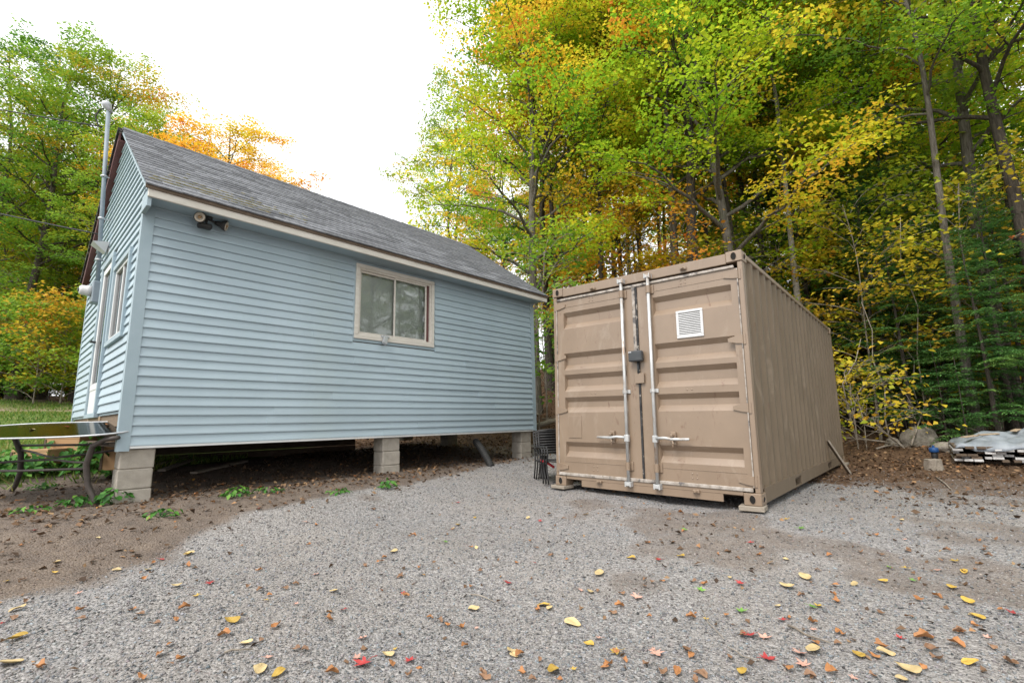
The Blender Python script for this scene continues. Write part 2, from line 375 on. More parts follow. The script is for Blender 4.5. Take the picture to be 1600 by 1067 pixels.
def sstep(a, b, x):
    t = np.clip((x - a) / (b - a), 0, 1); return t * t * (3 - 2 * t)
def wob(x, y):
    return .5 * np.sin(1.3 * x + .7 * y) * np.sin(.9 * y - .6 * x + 1) + .3 * np.sin(3.7 * x + 1.2) * np.sin(3.1 * y + .4) + .2 * np.sin(8 * x + 3 * y) * np.sin(7 * y - 2 * x)
def masks(x, y):
    w = wob(x, y)
    xb = np.interp(y, [-5, 0, 3, 3.68, 4.4, 5.5, 6.8, 8.5, 10, 12], [-13, -6.0, -2.75, -2.45, -2.3, -1.85, -.8, .1, .6, .9])
    soil = sstep(-.35, .75, xb - x + .38 * w)
    lit = sstep(-.6, 2.2, (y - 6.6) + .45 * (x - 4.6) + .8 * w) * sstep(2.7, 4.4, x + .25 * w - .0 * y)
    lit = np.maximum(lit, sstep(10.0, 11.6, y + .5 * w - .12 * np.abs(x)))
    lit = np.maximum(lit, .55 * sstep(3.2, 6.0, x + .6 * w) * sstep(2.0, 4.5, y + w))
    grs = sstep(0, 1.6, (-x - 4.9) * .8 + (y - 6.3) * .5 + .5 * w) * sstep(-4.2, -5.6, x + .3 * w) * sstep(22.5, 20.5, y)
    path = np.exp(-((y - (18.6 + .12 * (x + 18))) / 1.5) ** 2) * sstep(-6, -8, x)
    grs = grs * (1 - .9 * np.clip(path, 0, 1))
    lit = lit * (1 - grs) * (1 - sstep(-6, -8, x) * sstep(25, 20, y))
    dust = sstep(.02, .5, wob(x * .8 + 3, y * .8) + .12 * np.clip(x, -2, 4) - .1)
    soil = np.maximum(soil, .52 * dust)
    return soil, lit, grs, np.clip(path, 0, 1)

def ground_mat():
    m, nt, b = new_mat('ground')
    at = nd(nt, 'ShaderNodeAttribute', attribute_name='cover')
    sepc = nd(nt, 'ShaderNodeSeparateColor'); nt.links.new(at.outputs['Color'], sepc.inputs[0])
    v = coords(nt, 'Object')
    vor = nd(nt, 'ShaderNodeTexVoronoi'); vor.inputs['Scale'].default_value = 70; nt.links.new(v, vor.inputs['Vector'])
    vor2 = nd(nt, 'ShaderNodeTexVoronoi'); vor2.inputs['Scale'].default_value = 190; nt.links.new(v, vor2.inputs['Vector'])
    sc = nd(nt, 'ShaderNodeSeparateColor'); nt.links.new(vor.outputs['Color'], sc.inputs[0])
    sc2 = nd(nt, 'ShaderNodeSeparateColor'); nt.links.new(vor2.outputs['Color'], sc2.inputs[0])
    g1 = ramp(nt, [(0, (.10, .095, .09)), (.3, (.20, .195, .195)), (.6, (.29, .285, .29)), (.85, (.36, .34, .33)), (1, (.52, .51, .50))], sc.outputs[0])
    g2 = ramp(nt, [(0, (.12, .11, .10)), (.5, (.26, .245, .235)), (1, (.44, .42, .40))], sc2.outputs[0])
    grav = mixc(nt, .5, g1, g2)
    big = ramp(nt, [(.42, (0, 0, 0)), (.62, (1, 1, 1))], noise(nt, .9, 6, .6, v))
    dust = mixc(nt, .35, g2, (.30, .25, .205))
    grav = mixc(nt, mathn(nt, 'MULTIPLY', big, .55), grav, dust)
    soilc = ramp(nt, [(.3, (.070, .047, .032)), (.5, (.13, .090, .062)), (.72, (.205, .15, .105))], noise(nt, 5, 9, .7, v, .3))
    soilc = mixc(nt, .25, soilc, g2)
    litc = ramp(nt, [(.3, (.045, .028, .018)), (.5, (.11, .068, .042)), (.7, (.20, .12, .07))], noise(nt, 14, 9, .7, v, .5))
    grsc = ramp(nt, [(.3, (.06, .11, .022)), (.6, (.13, .18, .045)), (.75, (.24, .18, .10))], noise(nt, 3, 9, .7, v, .5))
    pathc = ramp(nt, [(.3, (.30, .23, .15)), (.7, (.42, .34, .23))], noise(nt, 3, 8, .7, v))
    edge = noise(nt, 6, 8, .7, v)
    def soft(ch):
        return ramp(nt, [(.42, (0, 0, 0)), (.6, (1, 1, 1))], mathn(nt, 'ADD', mathn(nt, 'MULTIPLY', ch, .8), mathn(nt, 'MULTIPLY', edge, .22)))
    c = mixc(nt, soft(sepc.outputs[0]), grav, soilc)
    c = mixc(nt, soft(sepc.outputs[1]), c, litc)
    c = mixc(nt, soft(sepc.outputs[2]), c, grsc)
    at2 = nd(nt, 'ShaderNodeAttribute', attribute_name='path').outputs['Fac']
    c = mixc(nt, mathn(nt, 'MULTIPLY', at2, .85), c, pathc)
    nt.links.new(c, b.inputs['Base Color']); b.inputs['Roughness'].default_value = .95; b.inputs['Specular IOR Level'].default_value = .15
    h = mathn(nt, 'ADD', mathn(nt, 'MULTIPLY', vor.outputs['Distance'], -.9), mathn(nt, 'MULTIPLY', noise(nt, 35, 8, .7, v), .8))
    bump(nt, b, h, .9, .012)
    return m
def axis(fine0, fine1, step, far, grow=1.16):
    a = list(np.arange(fine0, fine1, step)); s = step
    lo = [fine0]; 
    while lo[-1] > -far: s *= grow; lo.append(lo[-1] - s)
    s = step; hi = [fine1]
    while hi[-1] < far: s *= grow; hi.append(hi[-1] + s)
    return np.array(sorted(set(lo[1:] + a + hi)))
gx = axis(-7.0, 9.0, .045, 260); gy = axis(.9, 11.5, .045, 260)
GX, GY = np.meshgrid(gx, gy)
GZ = g(GX, GY)
nx, ny = len(gx), len(gy)
ii = np.arange(nx * ny).reshape(ny, nx)
gF = np.stack([ii[:-1, :-1], ii[:-1, 1:], ii[1:, 1:], ii[1:, :-1]], -1).reshape(-1, 4)
so, li, gr, pa = masks(GX.ravel(), GY.ravel())
M['ground'] = ground_mat()
ground = link('ground', np_mesh('ground', np.stack([GX.ravel(), GY.ravel(), GZ.ravel()], 1), gF, M['ground'],
                                {'cover': np.stack([so, li, gr], 1), 'path': pa}, smooth=True))
tag(ground, kind='structure')

# gravel stones: angular eight-sided chips, too many to count
def chips(name, P, S, colr, mat):
    n = len(P)
    base = np.array([(1, 0, 0), (0, 1, 0), (-1, 0, 0), (0, -1, 0), (0, 0, 1), (0, 0, -1)], float)
    F0 = np.array([(0, 1, 4), (1, 2, 4), (2, 3, 4), (3, 0, 4), (1, 0, 5), (2, 1, 5), (3, 2, 5), (0, 3, 5)])
    V = np.repeat(base[None], n, 0) * NR.uniform(.55, 1.15, (n, 6, 1)) * np.stack([S, S * NR.uniform(.6, 1, n), S * NR.uniform(.4, .75, n)], 1)[:, None, :]
    V += NR.normal(0, .18, V.shape) * S[:, None, None]
    a = NR.uniform(0, 2 * PI, n); t = NR.normal(0, .5, n)
    ca, sa, ct, st = np.cos(a), np.sin(a), np.cos(t), np.sin(t)
    x, y, z = V[..., 0], V[..., 1], V[..., 2]
    y2 = y * ct[:, None] - z * st[:, None]; z2 = y * st[:, None] + z * ct[:, None]
    x3 = x * ca[:, None] - y2 * sa[:, None]; y3 = x * sa[:, None] + y2 * ca[:, None]
    V = np.stack([x3, y3, z2], -1) + P[:, None, :]
    Fc = (F0[None] + (np.arange(n) * 6)[:, None, None]).reshape(-1, 3)
    return np_mesh(name, V.reshape(-1, 3), Fc, mat, {'stone': np.repeat(colr, 6, 0)})
m, nt, b = new_mat('gravel_stone')
at = nd(nt, 'ShaderNodeAttribute', attribute_name='stone').outputs['Color']
nt.links.new(at, b.inputs['Base Color']); b.inputs['Roughness'].default_value = .85; b.inputs['Specular IOR Level'].default_value = .25
M['gravel_stone'] = m
n = 185000
th = NR.uniform(-.98, .98, n)
uu = NR.uniform(0, 1, n)
r0_, r1_ = 1.25, 10.5
rr = (r0_ ** .45 + uu * (r1_ ** .45 - r0_ ** .45)) ** (1 / .45)
X, Y = rr * np.sin(th), rr * np.cos(th)
so, li, gr, pa = masks(X, Y)
keep = NR.uniform(0, 1, n) > np.clip(np.maximum(so * .80, li * .97) + gr, 0, 1)
# under the container stays clear
X, Y, rr, so = X[keep], Y[keep], rr[keep], so[keep]
S = np.exp(NR.normal(math.log(.0046), .38, len(X))) * (1 + .10 * rr)
S = np.minimum(S, .011 + .0006 * rr)
Z = g(X, Y) + S * .12
tone = np.clip(NR.normal(.195, .068, len(X)), .05, .6)
hue = NR.normal(0, 1, (len(X), 1))
pt = sstep(.05, .5, wob(X * .8 + 3, Y * .8))[:, None]
colr = tone[:, None] * (1 + pt * np.array([[.02, -.06, -.14]]))  * (1 + hue * np.array([[.055, -.012, -.05]]) + NR.normal(0, .02, (len(X), 3)) + np.array([[.005, -.005, .01]]))
sk = sstep(.45, .9, so)[:, None]
colr = colr * (1 - sk) + sk * (tone[:, None] * np.array([[.80, .58, .42]]))
gravel = link('gravel', chips('gravel', np.stack([X, Y, Z], 1), S, np.clip(colr, .04, .75), M['gravel_stone']))
tag(gravel, 'loose grey crushed stone covering the driveway', 'gravel', kind='stuff')

# ---------------------------------------------------------------- the blue cabin (local x along the long wall, y to the back, z = 0 at the siding's lower edge)
HX, HY, HZ, HYAW = -3.9353, 4.8358, CAMZ - .1659, .8273
HL, HWD, RISE0, RIDGE = 6.437, 4.2, 2.69, 4.42
OE, OG = .30, .05
HM = Matrix.Translation((HX, HY, HZ)) @ Matrix.Rotation(HYAW, 4, 'Z')
def HW(x, y, z): return HM @ Vector((x, y, z))
house = empty('cabin', mat=HM)
tag(house, 'small pale blue clapboard cabin with grey shingle roof raised on block piers', 'cabin')
EXP = .1016
slope = (RIDGE - RISE0) / (HWD / 2 + OE)       # rise per metre of run
def roof_z(y): return RISE0 + slope * ((y + OE) if y <= HWD / 2 else (HWD + OE - y))
WALLTOP = 2.56
# wall core: sheathing panels round the openings
wall = empty('wall'); wall.parent = house
WX0, WX1, WZ0, WZ1 = 2.535, 3.85, 1.432, 2.437          # front window
T = .10
core = MB()
core.box(.02, WX0, .02, T, 0, WALLTOP).box(WX1, HL - .02, .02, T, 0, WALLTOP).box(WX0, WX1, .02, T, 0, WZ0).box(WX0, WX1, .02, T, WZ1, WALLTOP)
GD = (1.60, 2.38, .34, 2.37)      # door on the gable: y0,y1,z0,z1
GW = (.42, 1.36, 1.22, 2.12)      # window on the gable
def gable_poly(x0, x1, mb):
    zt = roof_z(HWD / 2) - .08
    mb.prism([(T, .2), (HWD - .02, .2), (HWD - .02, roof_z(HWD) - .1), (HWD / 2, zt), (T, roof_z(T) - .1)], 0, 1,
             Matrix(((0, x1 - x0, 0, x0), (1, 0, 0, 0), (0, 0, 1, 0), (0, 0, 0, 1))))
gable_poly(HL - .1, HL - .02, core)
core.box(.02, HL - .02, HWD - T, HWD - .02, 0, WALLTOP)
core.build('sheathing', M['sheathing'], wall)
# near gable core in strips round door and window
gc = MB()
for y0, y1, z0, z1 in ((T, GW[0], .2, 2.3), (GW[0], GW[1], .2, GW[2]), (GW[0], GW[1], GW[3], 2.3), (GW[1], GD[0], .2, 2.3), (GD[0], GD[1], .2, GD[2]), (GD[1], HWD - T, .2, 2.3)):
    gc.box(.02, .1, y0, y1, z0, z1)
gc.box(.02, .1, GD[0], GD[1], GD[3] - .01, 2.4)
gc.prism([(T, 2.3), (GD[0], 2.3), (GD[0], 2.4), (GD[1], 2.4), (GD[1], 2.3), (HWD - .02, 2.3), (HWD - .02, roof_z(HWD) - .1), (HWD / 2, roof_z(HWD / 2) - .08), (T, roof_z(T) - .1)], .02, .1,
         Matrix(((0, 1, 0, 0), (1, 0, 0, 0), (0, 0, 1, 0), (0, 0, 0, 1))))
gc.build('gable_sheathing', M['sheathing'], wall)
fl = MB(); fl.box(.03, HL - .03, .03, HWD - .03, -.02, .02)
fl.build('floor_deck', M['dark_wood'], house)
for k in range(11):
    x = .25 + k * .59
    MB().box(x, x + .04, .12, HWD - .12, -.0, .0 - .001 + .19).build('floor_joist', M['dark_wood'], house)

# one clapboard: thick at its lower lip, thin at the top (profile in depth d, height z), from x0b..x1b at the bottom to x0t..x1t at the top
def clap(x0b, x1b, x0t, x1t, h):
    d0, d1 = .022, .002
    vs = [(x0b, -d0, 0), (x1b, -d0, 0), (x1t, -d1, h), (x0t, -d1, h), (x0b, .0, 0), (x1b, .0, 0), (x1t, .0, h), (x0t, .0, h),
          (x0b, -d0, .012), (x1b, -d0, .012)]
    fs = [(0, 1, 9, 8), (8, 9, 2, 3), (4, 7, 6, 5), (0, 4, 5, 1), (3, 2, 6, 7), (0, 8, 3, 7, 4), (1, 5, 6, 2, 9)]
    return MB().add(vs, fs).mesh('siding_board')
sid_rng = random.Random(3)
def lay(parent, x0, x1, z, h, M4=None, proud=0.0):
    o = link('siding_board', clap(x0[0], x1[0], x0[1], x1[1], h), parent, M['siding'])
    if M4 is not None: o.matrix_local = M4 @ Matrix.Translation((0, sid_rng.uniform(-.0012, .0008), z))
    else:
        o.location = (0, sid_rng.uniform(-.0012, .0008) - proud, z + sid_rng.uniform(-.0012, .0012)); o.rotation_euler = (0, sid_rng.uniform(-.0005, .0005), 0)
seams = {3: 1.454, 2: 1.38, 7: 1.47, 4: 5.3, 9: 3.0, 11: 4.6, 6: 4.9, 5: 2.2, 13: 1.9, 15: 5.2, 17: 1.7, 19: 4.7, 21: 2.1, 23: 1.8, 10: 2.5, 12: 5.7, 1: 3.6, 14: 3.9, 8: 3.7, 0: 3.0}
for k in range(26):
    z = k * EXP; h = EXP + .004 if z + EXP < 2.52 else 2.545 - z
    segs = [(.055, HL - .055)]
    if z + EXP > WZ0 - .075 and z < WZ1 + .06: segs = [(.055, WX0 - .072), (WX1 + .072, HL - .055)]
    out = []
    for a0, a1 in segs:
        s = seams.get(k)
        if s and a0 + .2 < s < a1 - .2: out += [(a0, s), (s - .0, a1)]
        else: out.append((a0, a1))
    for j, (a0, a1) in enumerate(out):
        lay(wall, (a0, a0), (a1, a1), z, h, None, .0035 * (j % 2))
# near gable: boards run along local y; matrix maps board x -> y, board -y -> -x
G4 = Matrix(((0, 1, 0, 0), (1, 0, 0, 0), (0, 0, 1, 0), (0, 0, 0, 1)))
zg = .36
k = 0
while zg < RIDGE - .22:
    h = EXP + .004
    def lim(z):
        lo, hi = .055, HWD - .055
        over = z - (roof_z(0) - .085)
        if over > 0: lo += over / slope; hi -= over / slope
        return lo, hi
    lb, lt = lim(zg), lim(zg + h)
    if lt[1] - lt[0] < .06: break
    segs = [(lb[0], lt[0], lb[1], lt[1])]
    for (o0, o1, q0, q1) in ((GW[0] - .06, GW[1] + .06, GW[2] - .06, GW[3] + .06), (GD[0] - .06, GD[1] + .06, GD[2] - .1, GD[3] + .06)):
        if zg + EXP > q0 + .02 and zg < q1 - .01:
            ns = []
            for (a0, a0t, a1, a1t) in segs:
                if o0 > a0 and o1 < a1: ns += [(a0, a0t, o0, o0), (o1, o1, a1, a1t)]
                else: ns.append((a0, a0t, a1, a1t))
            segs = ns
    for (a0, a0t, a1, a1t) in segs:
        lay(wall, (a0, a0t), (a1, a1t), zg, h, G4)
    zg += EXP; k += 1
# far gable: plain boarded face
fg = MB(); gable_poly(HL - .02, HL + .0, fg); fg.build('far_gable_siding', M['siding'], wall)
# corner posts, starter strip
def corner(x, y, sx, z0, z1):
    mb = MB(); mb.box(x, x + sx * .085, y - .024, y + .0, z0, z1); mb.box(x - sx * .02, x, y - .024, y + .07, z0, z1)
    return mb
corner(0, 0, 1, -.05, 2.56).build('corner_post', M['trim_blue'], house)
corner(HL, 0, -1, -.02, 2.56).build('corner_post', M['trim_blue'], house)
MB().box(-.02, .0, HWD - .07, HWD + .02, .3, 2.56).build('corner_post', M['trim_blue'], house)
MB().bbox(.085, HL - .085, -.02, .02, -.028, -.001, .003).build('starter_strip', M['white_vinyl'], house)
MB().box(.0, .02, .07, HWD - .07, .33, .357).build('gable_starter_strip', M['trim_blue'], house)
# rim joist left bare under the gable siding
MB().bbox(.03, .07, .09, .95, .17, .33, .004).build('rim_joist', M['old_wood'], house)
MB().bbox(.05, .09, .95, HWD - .1, .15, .33, .004).build('rim_joist', M['dark_wood'], house)
MB().bbox(.0, .05, 1.45, 2.5, .27, .33, .004).build('door_sill', M['old_wood'], house)
# skirting boards closing the back of the crawl space
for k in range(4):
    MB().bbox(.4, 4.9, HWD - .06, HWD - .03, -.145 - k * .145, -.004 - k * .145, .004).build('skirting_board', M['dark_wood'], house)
# roof
roof = empty('roof'); roof.parent = house
ang = math.atan(slope)
ry = Vector((0, math.cos(ang), math.sin(ang))); rn = Vector((0, -math.sin(ang), math.cos(ang)))
def RB(x, s, n): # point on the front slope: s metres up from the eave, n above the deck
    p = Vector((x, -OE - .02, RISE0 - .045)) + ry * s + rn * n; return p
SL = (HWD / 2 + OE + .02) / math.cos(ang)
dk = MB()
x0, x1 = -OG, HL + OG + .05
for sgn in (0, 1):
    pts = [RB(x0, 0, 0), RB(x1, 0, 0), RB(x1, SL, 0), RB(x0, SL, 0), RB(x0, 0, .022), RB(x1, 0, .022), RB(x1, SL + .01, .022), RB(x0, SL + .01, .022)]
    if sgn: pts = [Vector((p.x, HWD - p.y, p.z)) for p in pts]
    f = [(0, 3, 2, 1), (4, 5, 6, 7), (0, 1, 5, 4), (3, 7, 6, 2), (0, 4, 7, 3), (1, 2, 6, 5)]
    dk.add(pts, [q[::-1] for q in f] if sgn else f)
dk.build('roof_deck', M['sheathing'], roof)
bk = MB()
pts = [RB(x0 - .01, -.02, .026), RB(x1 + .01, -.02, .026), RB(x1 + .01, SL, .026), RB(x0 - .01, SL, .026)]
bk.add([Vector((p.x, HWD - p.y, p.z)) for p in pts], [(3, 2, 1, 0)])
bk.build('rear_shingle_slope', M['shingle'], roof)
# shingles: tabs on the front slope, nearest 300 as pieces
tw, te = .32, .135
def tab_mesh(w, cut):
    mb = MB(); hh = .20
    vs = [(.0025, 0, .0), (w - .0025, cut, .0), (w - .0025, hh, 0), (.0025, hh, 0), (.0025, 0, .015), (w - .0025, cut, .015), (w - .0025, hh, .002), (.0025, hh, .002)]
    mb.add(vs, [(0, 3, 2, 1), (4, 5, 6, 7), (0, 1, 5, 4), (1, 2, 6, 5), (0, 4, 7, 3), (2, 3, 7, 6)])
    return mb.mesh('shingle')
tabs = [tab_mesh(tw, c) for c in (-.004, 0, .004, .007)]
for t_ in tabs: t_.materials.append(M['shingle'])
RM = Matrix(((1, 0, 0, 0), (0, math.cos(ang), -math.sin(ang), -OE - .02), (0, math.sin(ang), math.cos(ang), RISE0 - .045), (0, 0, 0, 1)))
slots = []
nrow = int(SL / te) + 1
for r in range(nrow):
    off = (r % 2) * tw * .5 + RNG.uniform(-.01, .01)
    x = x0 - .02 - off
    while x < x1 + .01:
        a = max(x, x0 - .02)
        if x >= x0 - .03 and x + tw <= x1 + .04: slots.append((r, x, 1.0))
        elif x < x0 - .03 and x + tw > x0: slots.append((r, x0 - .02, (x + tw - x0 + .02) / tw))
        elif x + tw > x1 and x < x1 - .02: slots.append((r, x, (x1 + .02 - x) / tw))
        x += tw
cw = Vector((0, 0, CAMZ))
slots.sort(key=lambda s: (HM @ RB(s[1], s[0] * te, 0) - cw).length)
rest = MB()
for i, (r, x, sc_) in enumerate(slots):
    s = r * te - .025
    lift = .024 + RNG.uniform(0, .0035)
    Mt = RM @ Matrix.Translation((x, s, lift)) @ Matrix.Rotation(.022 + RNG.uniform(0, .012), 4, 'X') @ Matrix.Rotation(RNG.uniform(-.008, .008), 4, 'Z') @ Matrix.Diagonal((sc_, 1 if s + .2 < SL else max(.1, (SL - s) / .2), 1, 1))
    me = tabs[RNG.randrange(4)]
    if i < 300:
        o = link('shingle', me, roof); o.matrix_local = Mt
    else:
        rest.add([Mt @ v.co for v in me.vertices], [tuple(p.vertices) for p in me.polygons])
tag(rest.build('far_shingles', M['shingle'], roof), kind='stuff')
# ridge caps
for k in range(28):
    xa = x0 + k * (x1 - x0) / 28; mb = MB()
    for sgn in (1, -1):
        p = [Vector((xa, HWD / 2, RIDGE + .02)), Vector((xa + .27, HWD / 2, RIDGE + .012))]
        q = [v + Vector((0, -sgn * .12, -.12 * slope)) for v in p]
        mb.add([p[0], p[1], q[1], q[0]] + [v + Vector((0, 0, .007)) for v in (p[0], p[1], q[1], q[0])], [(0, 1, 2, 3), (4, 7, 6, 5), (2, 6, 7, 3), (0, 3, 7, 4), (1, 5, 6, 2)])
    mb.build('ridge_cap', M['shingle'], roof)
# drip edge, fascia, soffit, rakes
MB().box(x0 - .02, x1 + .01, -OE - .045, -OE - .03, RISE0 - .075, RISE0 - .02).build('drip_edge', M['dark_wood'], roof)
MB().bbox(-.04, HL + .10, -OE - .03, -OE + .0, 2.535, RISE0 - .055, .004).build('fascia', M['trim_cream'], house)
MB().box(-.03, HL + .06, -OE + .0, .0, 2.555, 2.572).build('soffit', M['trim_blue'], house)
MB().bbox(-.04, HL + .10, HWD + OE, HWD + OE + .03, 2.535, RISE0 - .055, .004).build('fascia', M['trim_cream'], house)
MB().box(-.03, HL + .06, HWD, HWD + OE, 2.555, 2.572).build('soffit', M['red_brown'], house)
def rake(y_from, y_to, x_a, x_b, d0, d1, name, mat):
    mb = MB(); z0, z1 = roof_z(y_from), roof_z(y_to)
    mb.add([(x_a, y_from, z0 - d1), (x_b, y_from, z0 - d1), (x_b, y_to, z1 - d1), (x_a, y_to, z1 - d1), (x_a, y_from, z0 - d0), (x_b, y_from, z0 - d0), (x_b, y_to, z1 - d0), (x_a, y_to, z1 - d0)],
           [(0, 3, 2, 1), (4, 5, 6, 7), (0, 1, 5, 4), (2, 3, 7, 6), (0, 4, 7, 3), (1, 2, 6, 5)])
    return mb.build(name, mat, house)
rake(-OE, HWD / 2 - .01, -OG - .002, .0, .052, .085, 'rake_board', M['trim_blue'])
rake(HWD + OE, HWD / 2 + .01, -OG - .035, -OG - .012, .05, .19, 'rake_board', M['red_brown'])
rake(HWD + OE, HWD / 2 + .01, -OG - .012, .0, .17, .19, 'rake_soffit', M['red_brown'])
rake(HWD + OE + .02, HWD / 2 - .02, -OG - .06, -OG - .0, .0, .045, 'rake_shingle_edge', M['black_rubber'])
rake(-OE, HWD / 2, HL + .0, HL + OG, .055, .15, 'rake_board', M['trim_cream'])
# eave return on the near corner
MB().bbox(-.04, .0, -OE, -.024, 2.44, 2.62, .004).build('eave_return', M['trim_blue'], house)
# moss on the lower left of the slope
ms = MB()
for i in range(190):
    x = abs(RNG.gauss(.75, .5)) - .05; s = .22 + abs(RNG.gauss(.0, .24)) + .12 * RNG.random()
    if x > 2.2 or x < 0: continue
    row = round(s / te) * te - .022
    p = RB(x, row - RNG.uniform(0, .02), .034); r = RNG.uniform(.010, .026)
    M4 = Matrix.Translation(p) @ Matrix.Rotation(ang, 4, 'X') @ Matrix.Diagonal((r * RNG.uniform(1, 2.4), r, r * .5, 1))
    ms.lathe([(.6, -.3), (1, .0), (.8, .5), (.3, .85)], 6, M4)
tag(ms.build('moss', M['moss'], roof, smooth=True), kind='stuff')
# front window
win = empty('window'); win.parent = house
def frame_boards(parent, x0, x1, z0, z1, w, y0, y1, mat, name='frame', M4=None, b=.004):
    for bx in ((x0 - w, x1 + w, z1, z1 + w), (x0 - w, x1 + w, z0 - w, z0), (x0 - w, x0, z0, z1), (x1, x1 + w, z0, z1)):
        o = MB().bbox(bx[0], bx[1], y0, y1, bx[2], bx[3], b).build(name, mat, parent)
        if M4 is not None: o.matrix_local = M4
frame_boards(win, WX0 + .005, WX1 - .005, WZ0 + .005, WZ1 - .005, .058, -.032, .0, M['trim_cream'], 'casing')
frame_boards(win, WX0 - .01, WX1 + .01, WZ0 - .01, WZ1 + .01, .086, -.012, .002, M['trim_blue'], 'backing_strip')
frame_boards(win, WX0 + .03, WX1 - .03, WZ0 + .03, WZ1 - .03, .03, -.012, .05, M['trim_cream'], 'jamb')
xm = WX0 + .63
for (a0, a1, yy) in ((WX0 + .03, xm + .02, .022), (xm - .02, WX1 - .085, .002)):
    frame_boards(win, a0 + .03, a1 - .03, WZ0 + .06, WZ1 - .06, .03, yy, yy + .018, M['trim_cream'], 'sash', b=.003)
    MB().box(a0 + .03, a1 - .03, yy + .007, yy + .011, WZ0 + .06, WZ1 - .06).build('pane', M['pane'], win)
MB().box(WX1 - .085, WX1 - .03, .018, .022, WZ0 + .03, WZ1 - .03).build('jamb_track', M['red_brown'], win)
for k in range(34):
    z = WZ0 + .05 + k * .0272
    mb = MB(); mb.add([(WX0 + .02, .085, z), (WX1 - .03, .085, z), (WX1 - .03, .095, z + .031), (WX0 + .02, .095, z + .031)], [(0, 1, 2, 3)])
    mb.build('blind_slat', M['blind'], win)
MB().box(WX0 - .1, WX1 + .1, .16, .18, WZ0 - .2, WZ1 + .1).build('room_dark_sheet', M['dark_void'], win)  # near-black sheet paints the darkness of the unlit room
br = MB()
Mb = Matrix.Translation((2.975, -.05, 1.42)) @ Matrix.Rotation(.5, 4, 'Y') @ Matrix.Rotation(-.5, 4, 'X')
br.bbox(-.035, .035, -.02, .02, -.115, .03, .006, Mb); br.bbox(-.07, .06, -.012, .035, .01, .045, .005, Matrix.Translation((2.99, -.04, 1.425)))
br.build('hose_bracket', M['galvanized'], house)
# gable window and glazed door (local: x -> y)
gw = empty('window'); gw.parent = house
frame_boards(gw, GW[0], GW[1], GW[2], GW[3], .06, -.045, .0, M['trim_blue'], 'casing', G4)
frame_boards(gw, GW[0] + .04, GW[1] - .04, GW[2] + .04, GW[3] - .04, .04, -.02, .03, M['white_vinyl'], 'sash', G4)
for o_ in (MB().bbox(GW[0] + .45, GW[0] + .49, -.012, .02, GW[2] + .04, GW[3] - .04, .003).build('mullion', M['white_vinyl'], gw),
           MB().box(GW[0] + .04, GW[1] - .04, .004, .008, GW[2] + .04, GW[3] - .04).build('pane', M['pane'], gw),
           MB().box(GW[0], GW[1], .10, .12, GW[2], GW[3]).build('curtain', M['curtain'], gw)):
    o_.matrix_local = G4
dr = empty('door'); dr.parent = house
frame_boards(dr, GD[0], GD[1], GD[2] + .03, GD[3], .055, -.05, .0, M['trim_blue'], 'door_frame', G4)
frame_boards(dr, GD[0] + .09, GD[1] - .09, GD[2] + .42, GD[3] - .10, .085, -.03, .01, M['white_vinyl'], 'stile', G4)
for o_ in (MB().bbox(GD[0] + .005, GD[1] - .005, -.026, .01, GD[2] + .035, GD[2] + .335, .006).build('kick_panel', M['white_vinyl'], dr),
           MB().box(GD[0] + .09, GD[1] - .09, -.01, -.005, GD[2] + .42, GD[3] - .1).build('pane', M['pane'], dr),
           MB().box(GD[0], GD[1], .09, .1, GD[2] + .03, GD[3]).build('inner_door', M['red_brown'], dr),
           MB().bbox(GD[1] - .06, GD[1] - .03, -.09, -.03, 1.33, 1.36, .006).bbox(GD[1] - .14, GD[1] - .03, -.095, -.075, 1.33, 1.355, .006).build('handle', M['grey_box'], dr)):
    o_.matrix_local = G4
# porch light over the door: white wedge
pl = MB(); pl.prism([(2.28, 2.62), (2.52, 2.62), (2.46, 2.76), (2.34, 2.76)], -.005, -.02); pl.add([(2.28, -.2, 2.74), (2.52, -.2, 2.74), (2.52, -.02, 2.77), (2.28, -.02, 2.77), (2.33, -.05, 2.62), (2.47, -.05, 2.62)],
                                                                                        [(0, 1, 2, 3), (0, 4, 5, 1), (0, 3, 4), (1, 5, 2), (3, 2, 5, 4)])
o_ = pl.build('porch_light', M['white_plastic'], house); o_.matrix_local = G4
# electricity meter and service mast
mt = empty('meter_box'); mt.parent = house
for o_ in (MB().bbox(2.50, 2.70, -.12, -.018, 1.93, 2.24, .012).build('meter_case', M['conduit_grey'], mt),
           MB().lathe([(.075, 0), (.075, .05), (.068, .06), (.068, .11), (.05, .13), (.0, .132)], 20, Matrix.Translation((2.60, -.12, 2.10)) @ Matrix.Rotation(PI / 2, 4, 'X')).build('meter_glass', M['white_plastic'], mt, True),
           MB().lathe([(.03, 0), (.03, .012), (0, .013)], 12, Matrix.Translation((2.60, -.253, 2.10)) @ Matrix.Rotation(PI / 2, 4, 'X')).build('meter_dial', M['grey_box'], mt, True)):
    o_.matrix_local = G4
mast = empty('service_mast'); mast.parent = house
mp0, mp1 = Vector((-.065, 2.60, 2.22)), Vector((-.19, 2.62, 4.92))
MB().tube([mp0, mp0.lerp(mp1, .5), mp1], .026, 14).build('mast_pipe', M['conduit_grey'], mast, True)
Mh = Matrix.Translation(mp1) @ Matrix.Rotation(-.5, 4, 'Y')
MB().lathe([(.036, -.05), (.042, .0), (.056, .04), (.058, .07), (.046, .10), (.015, .115)], 16, Mh).build('weather_head', M['galvanized'], mast, True)
for f_ in (.13, .36, .60):
    p = mp0.lerp(mp1, f_)
    MB().lathe([(.041, -.012), (.045, 0), (.041, .012)], 14, Matrix.Translation(p)).box(p.x, .0 if f_ < .5 else p.x + .06, p.y - .008, p.y + .008, p.z - .006, p.z + .006).build('pipe_strap', M['galvanized'], mast)
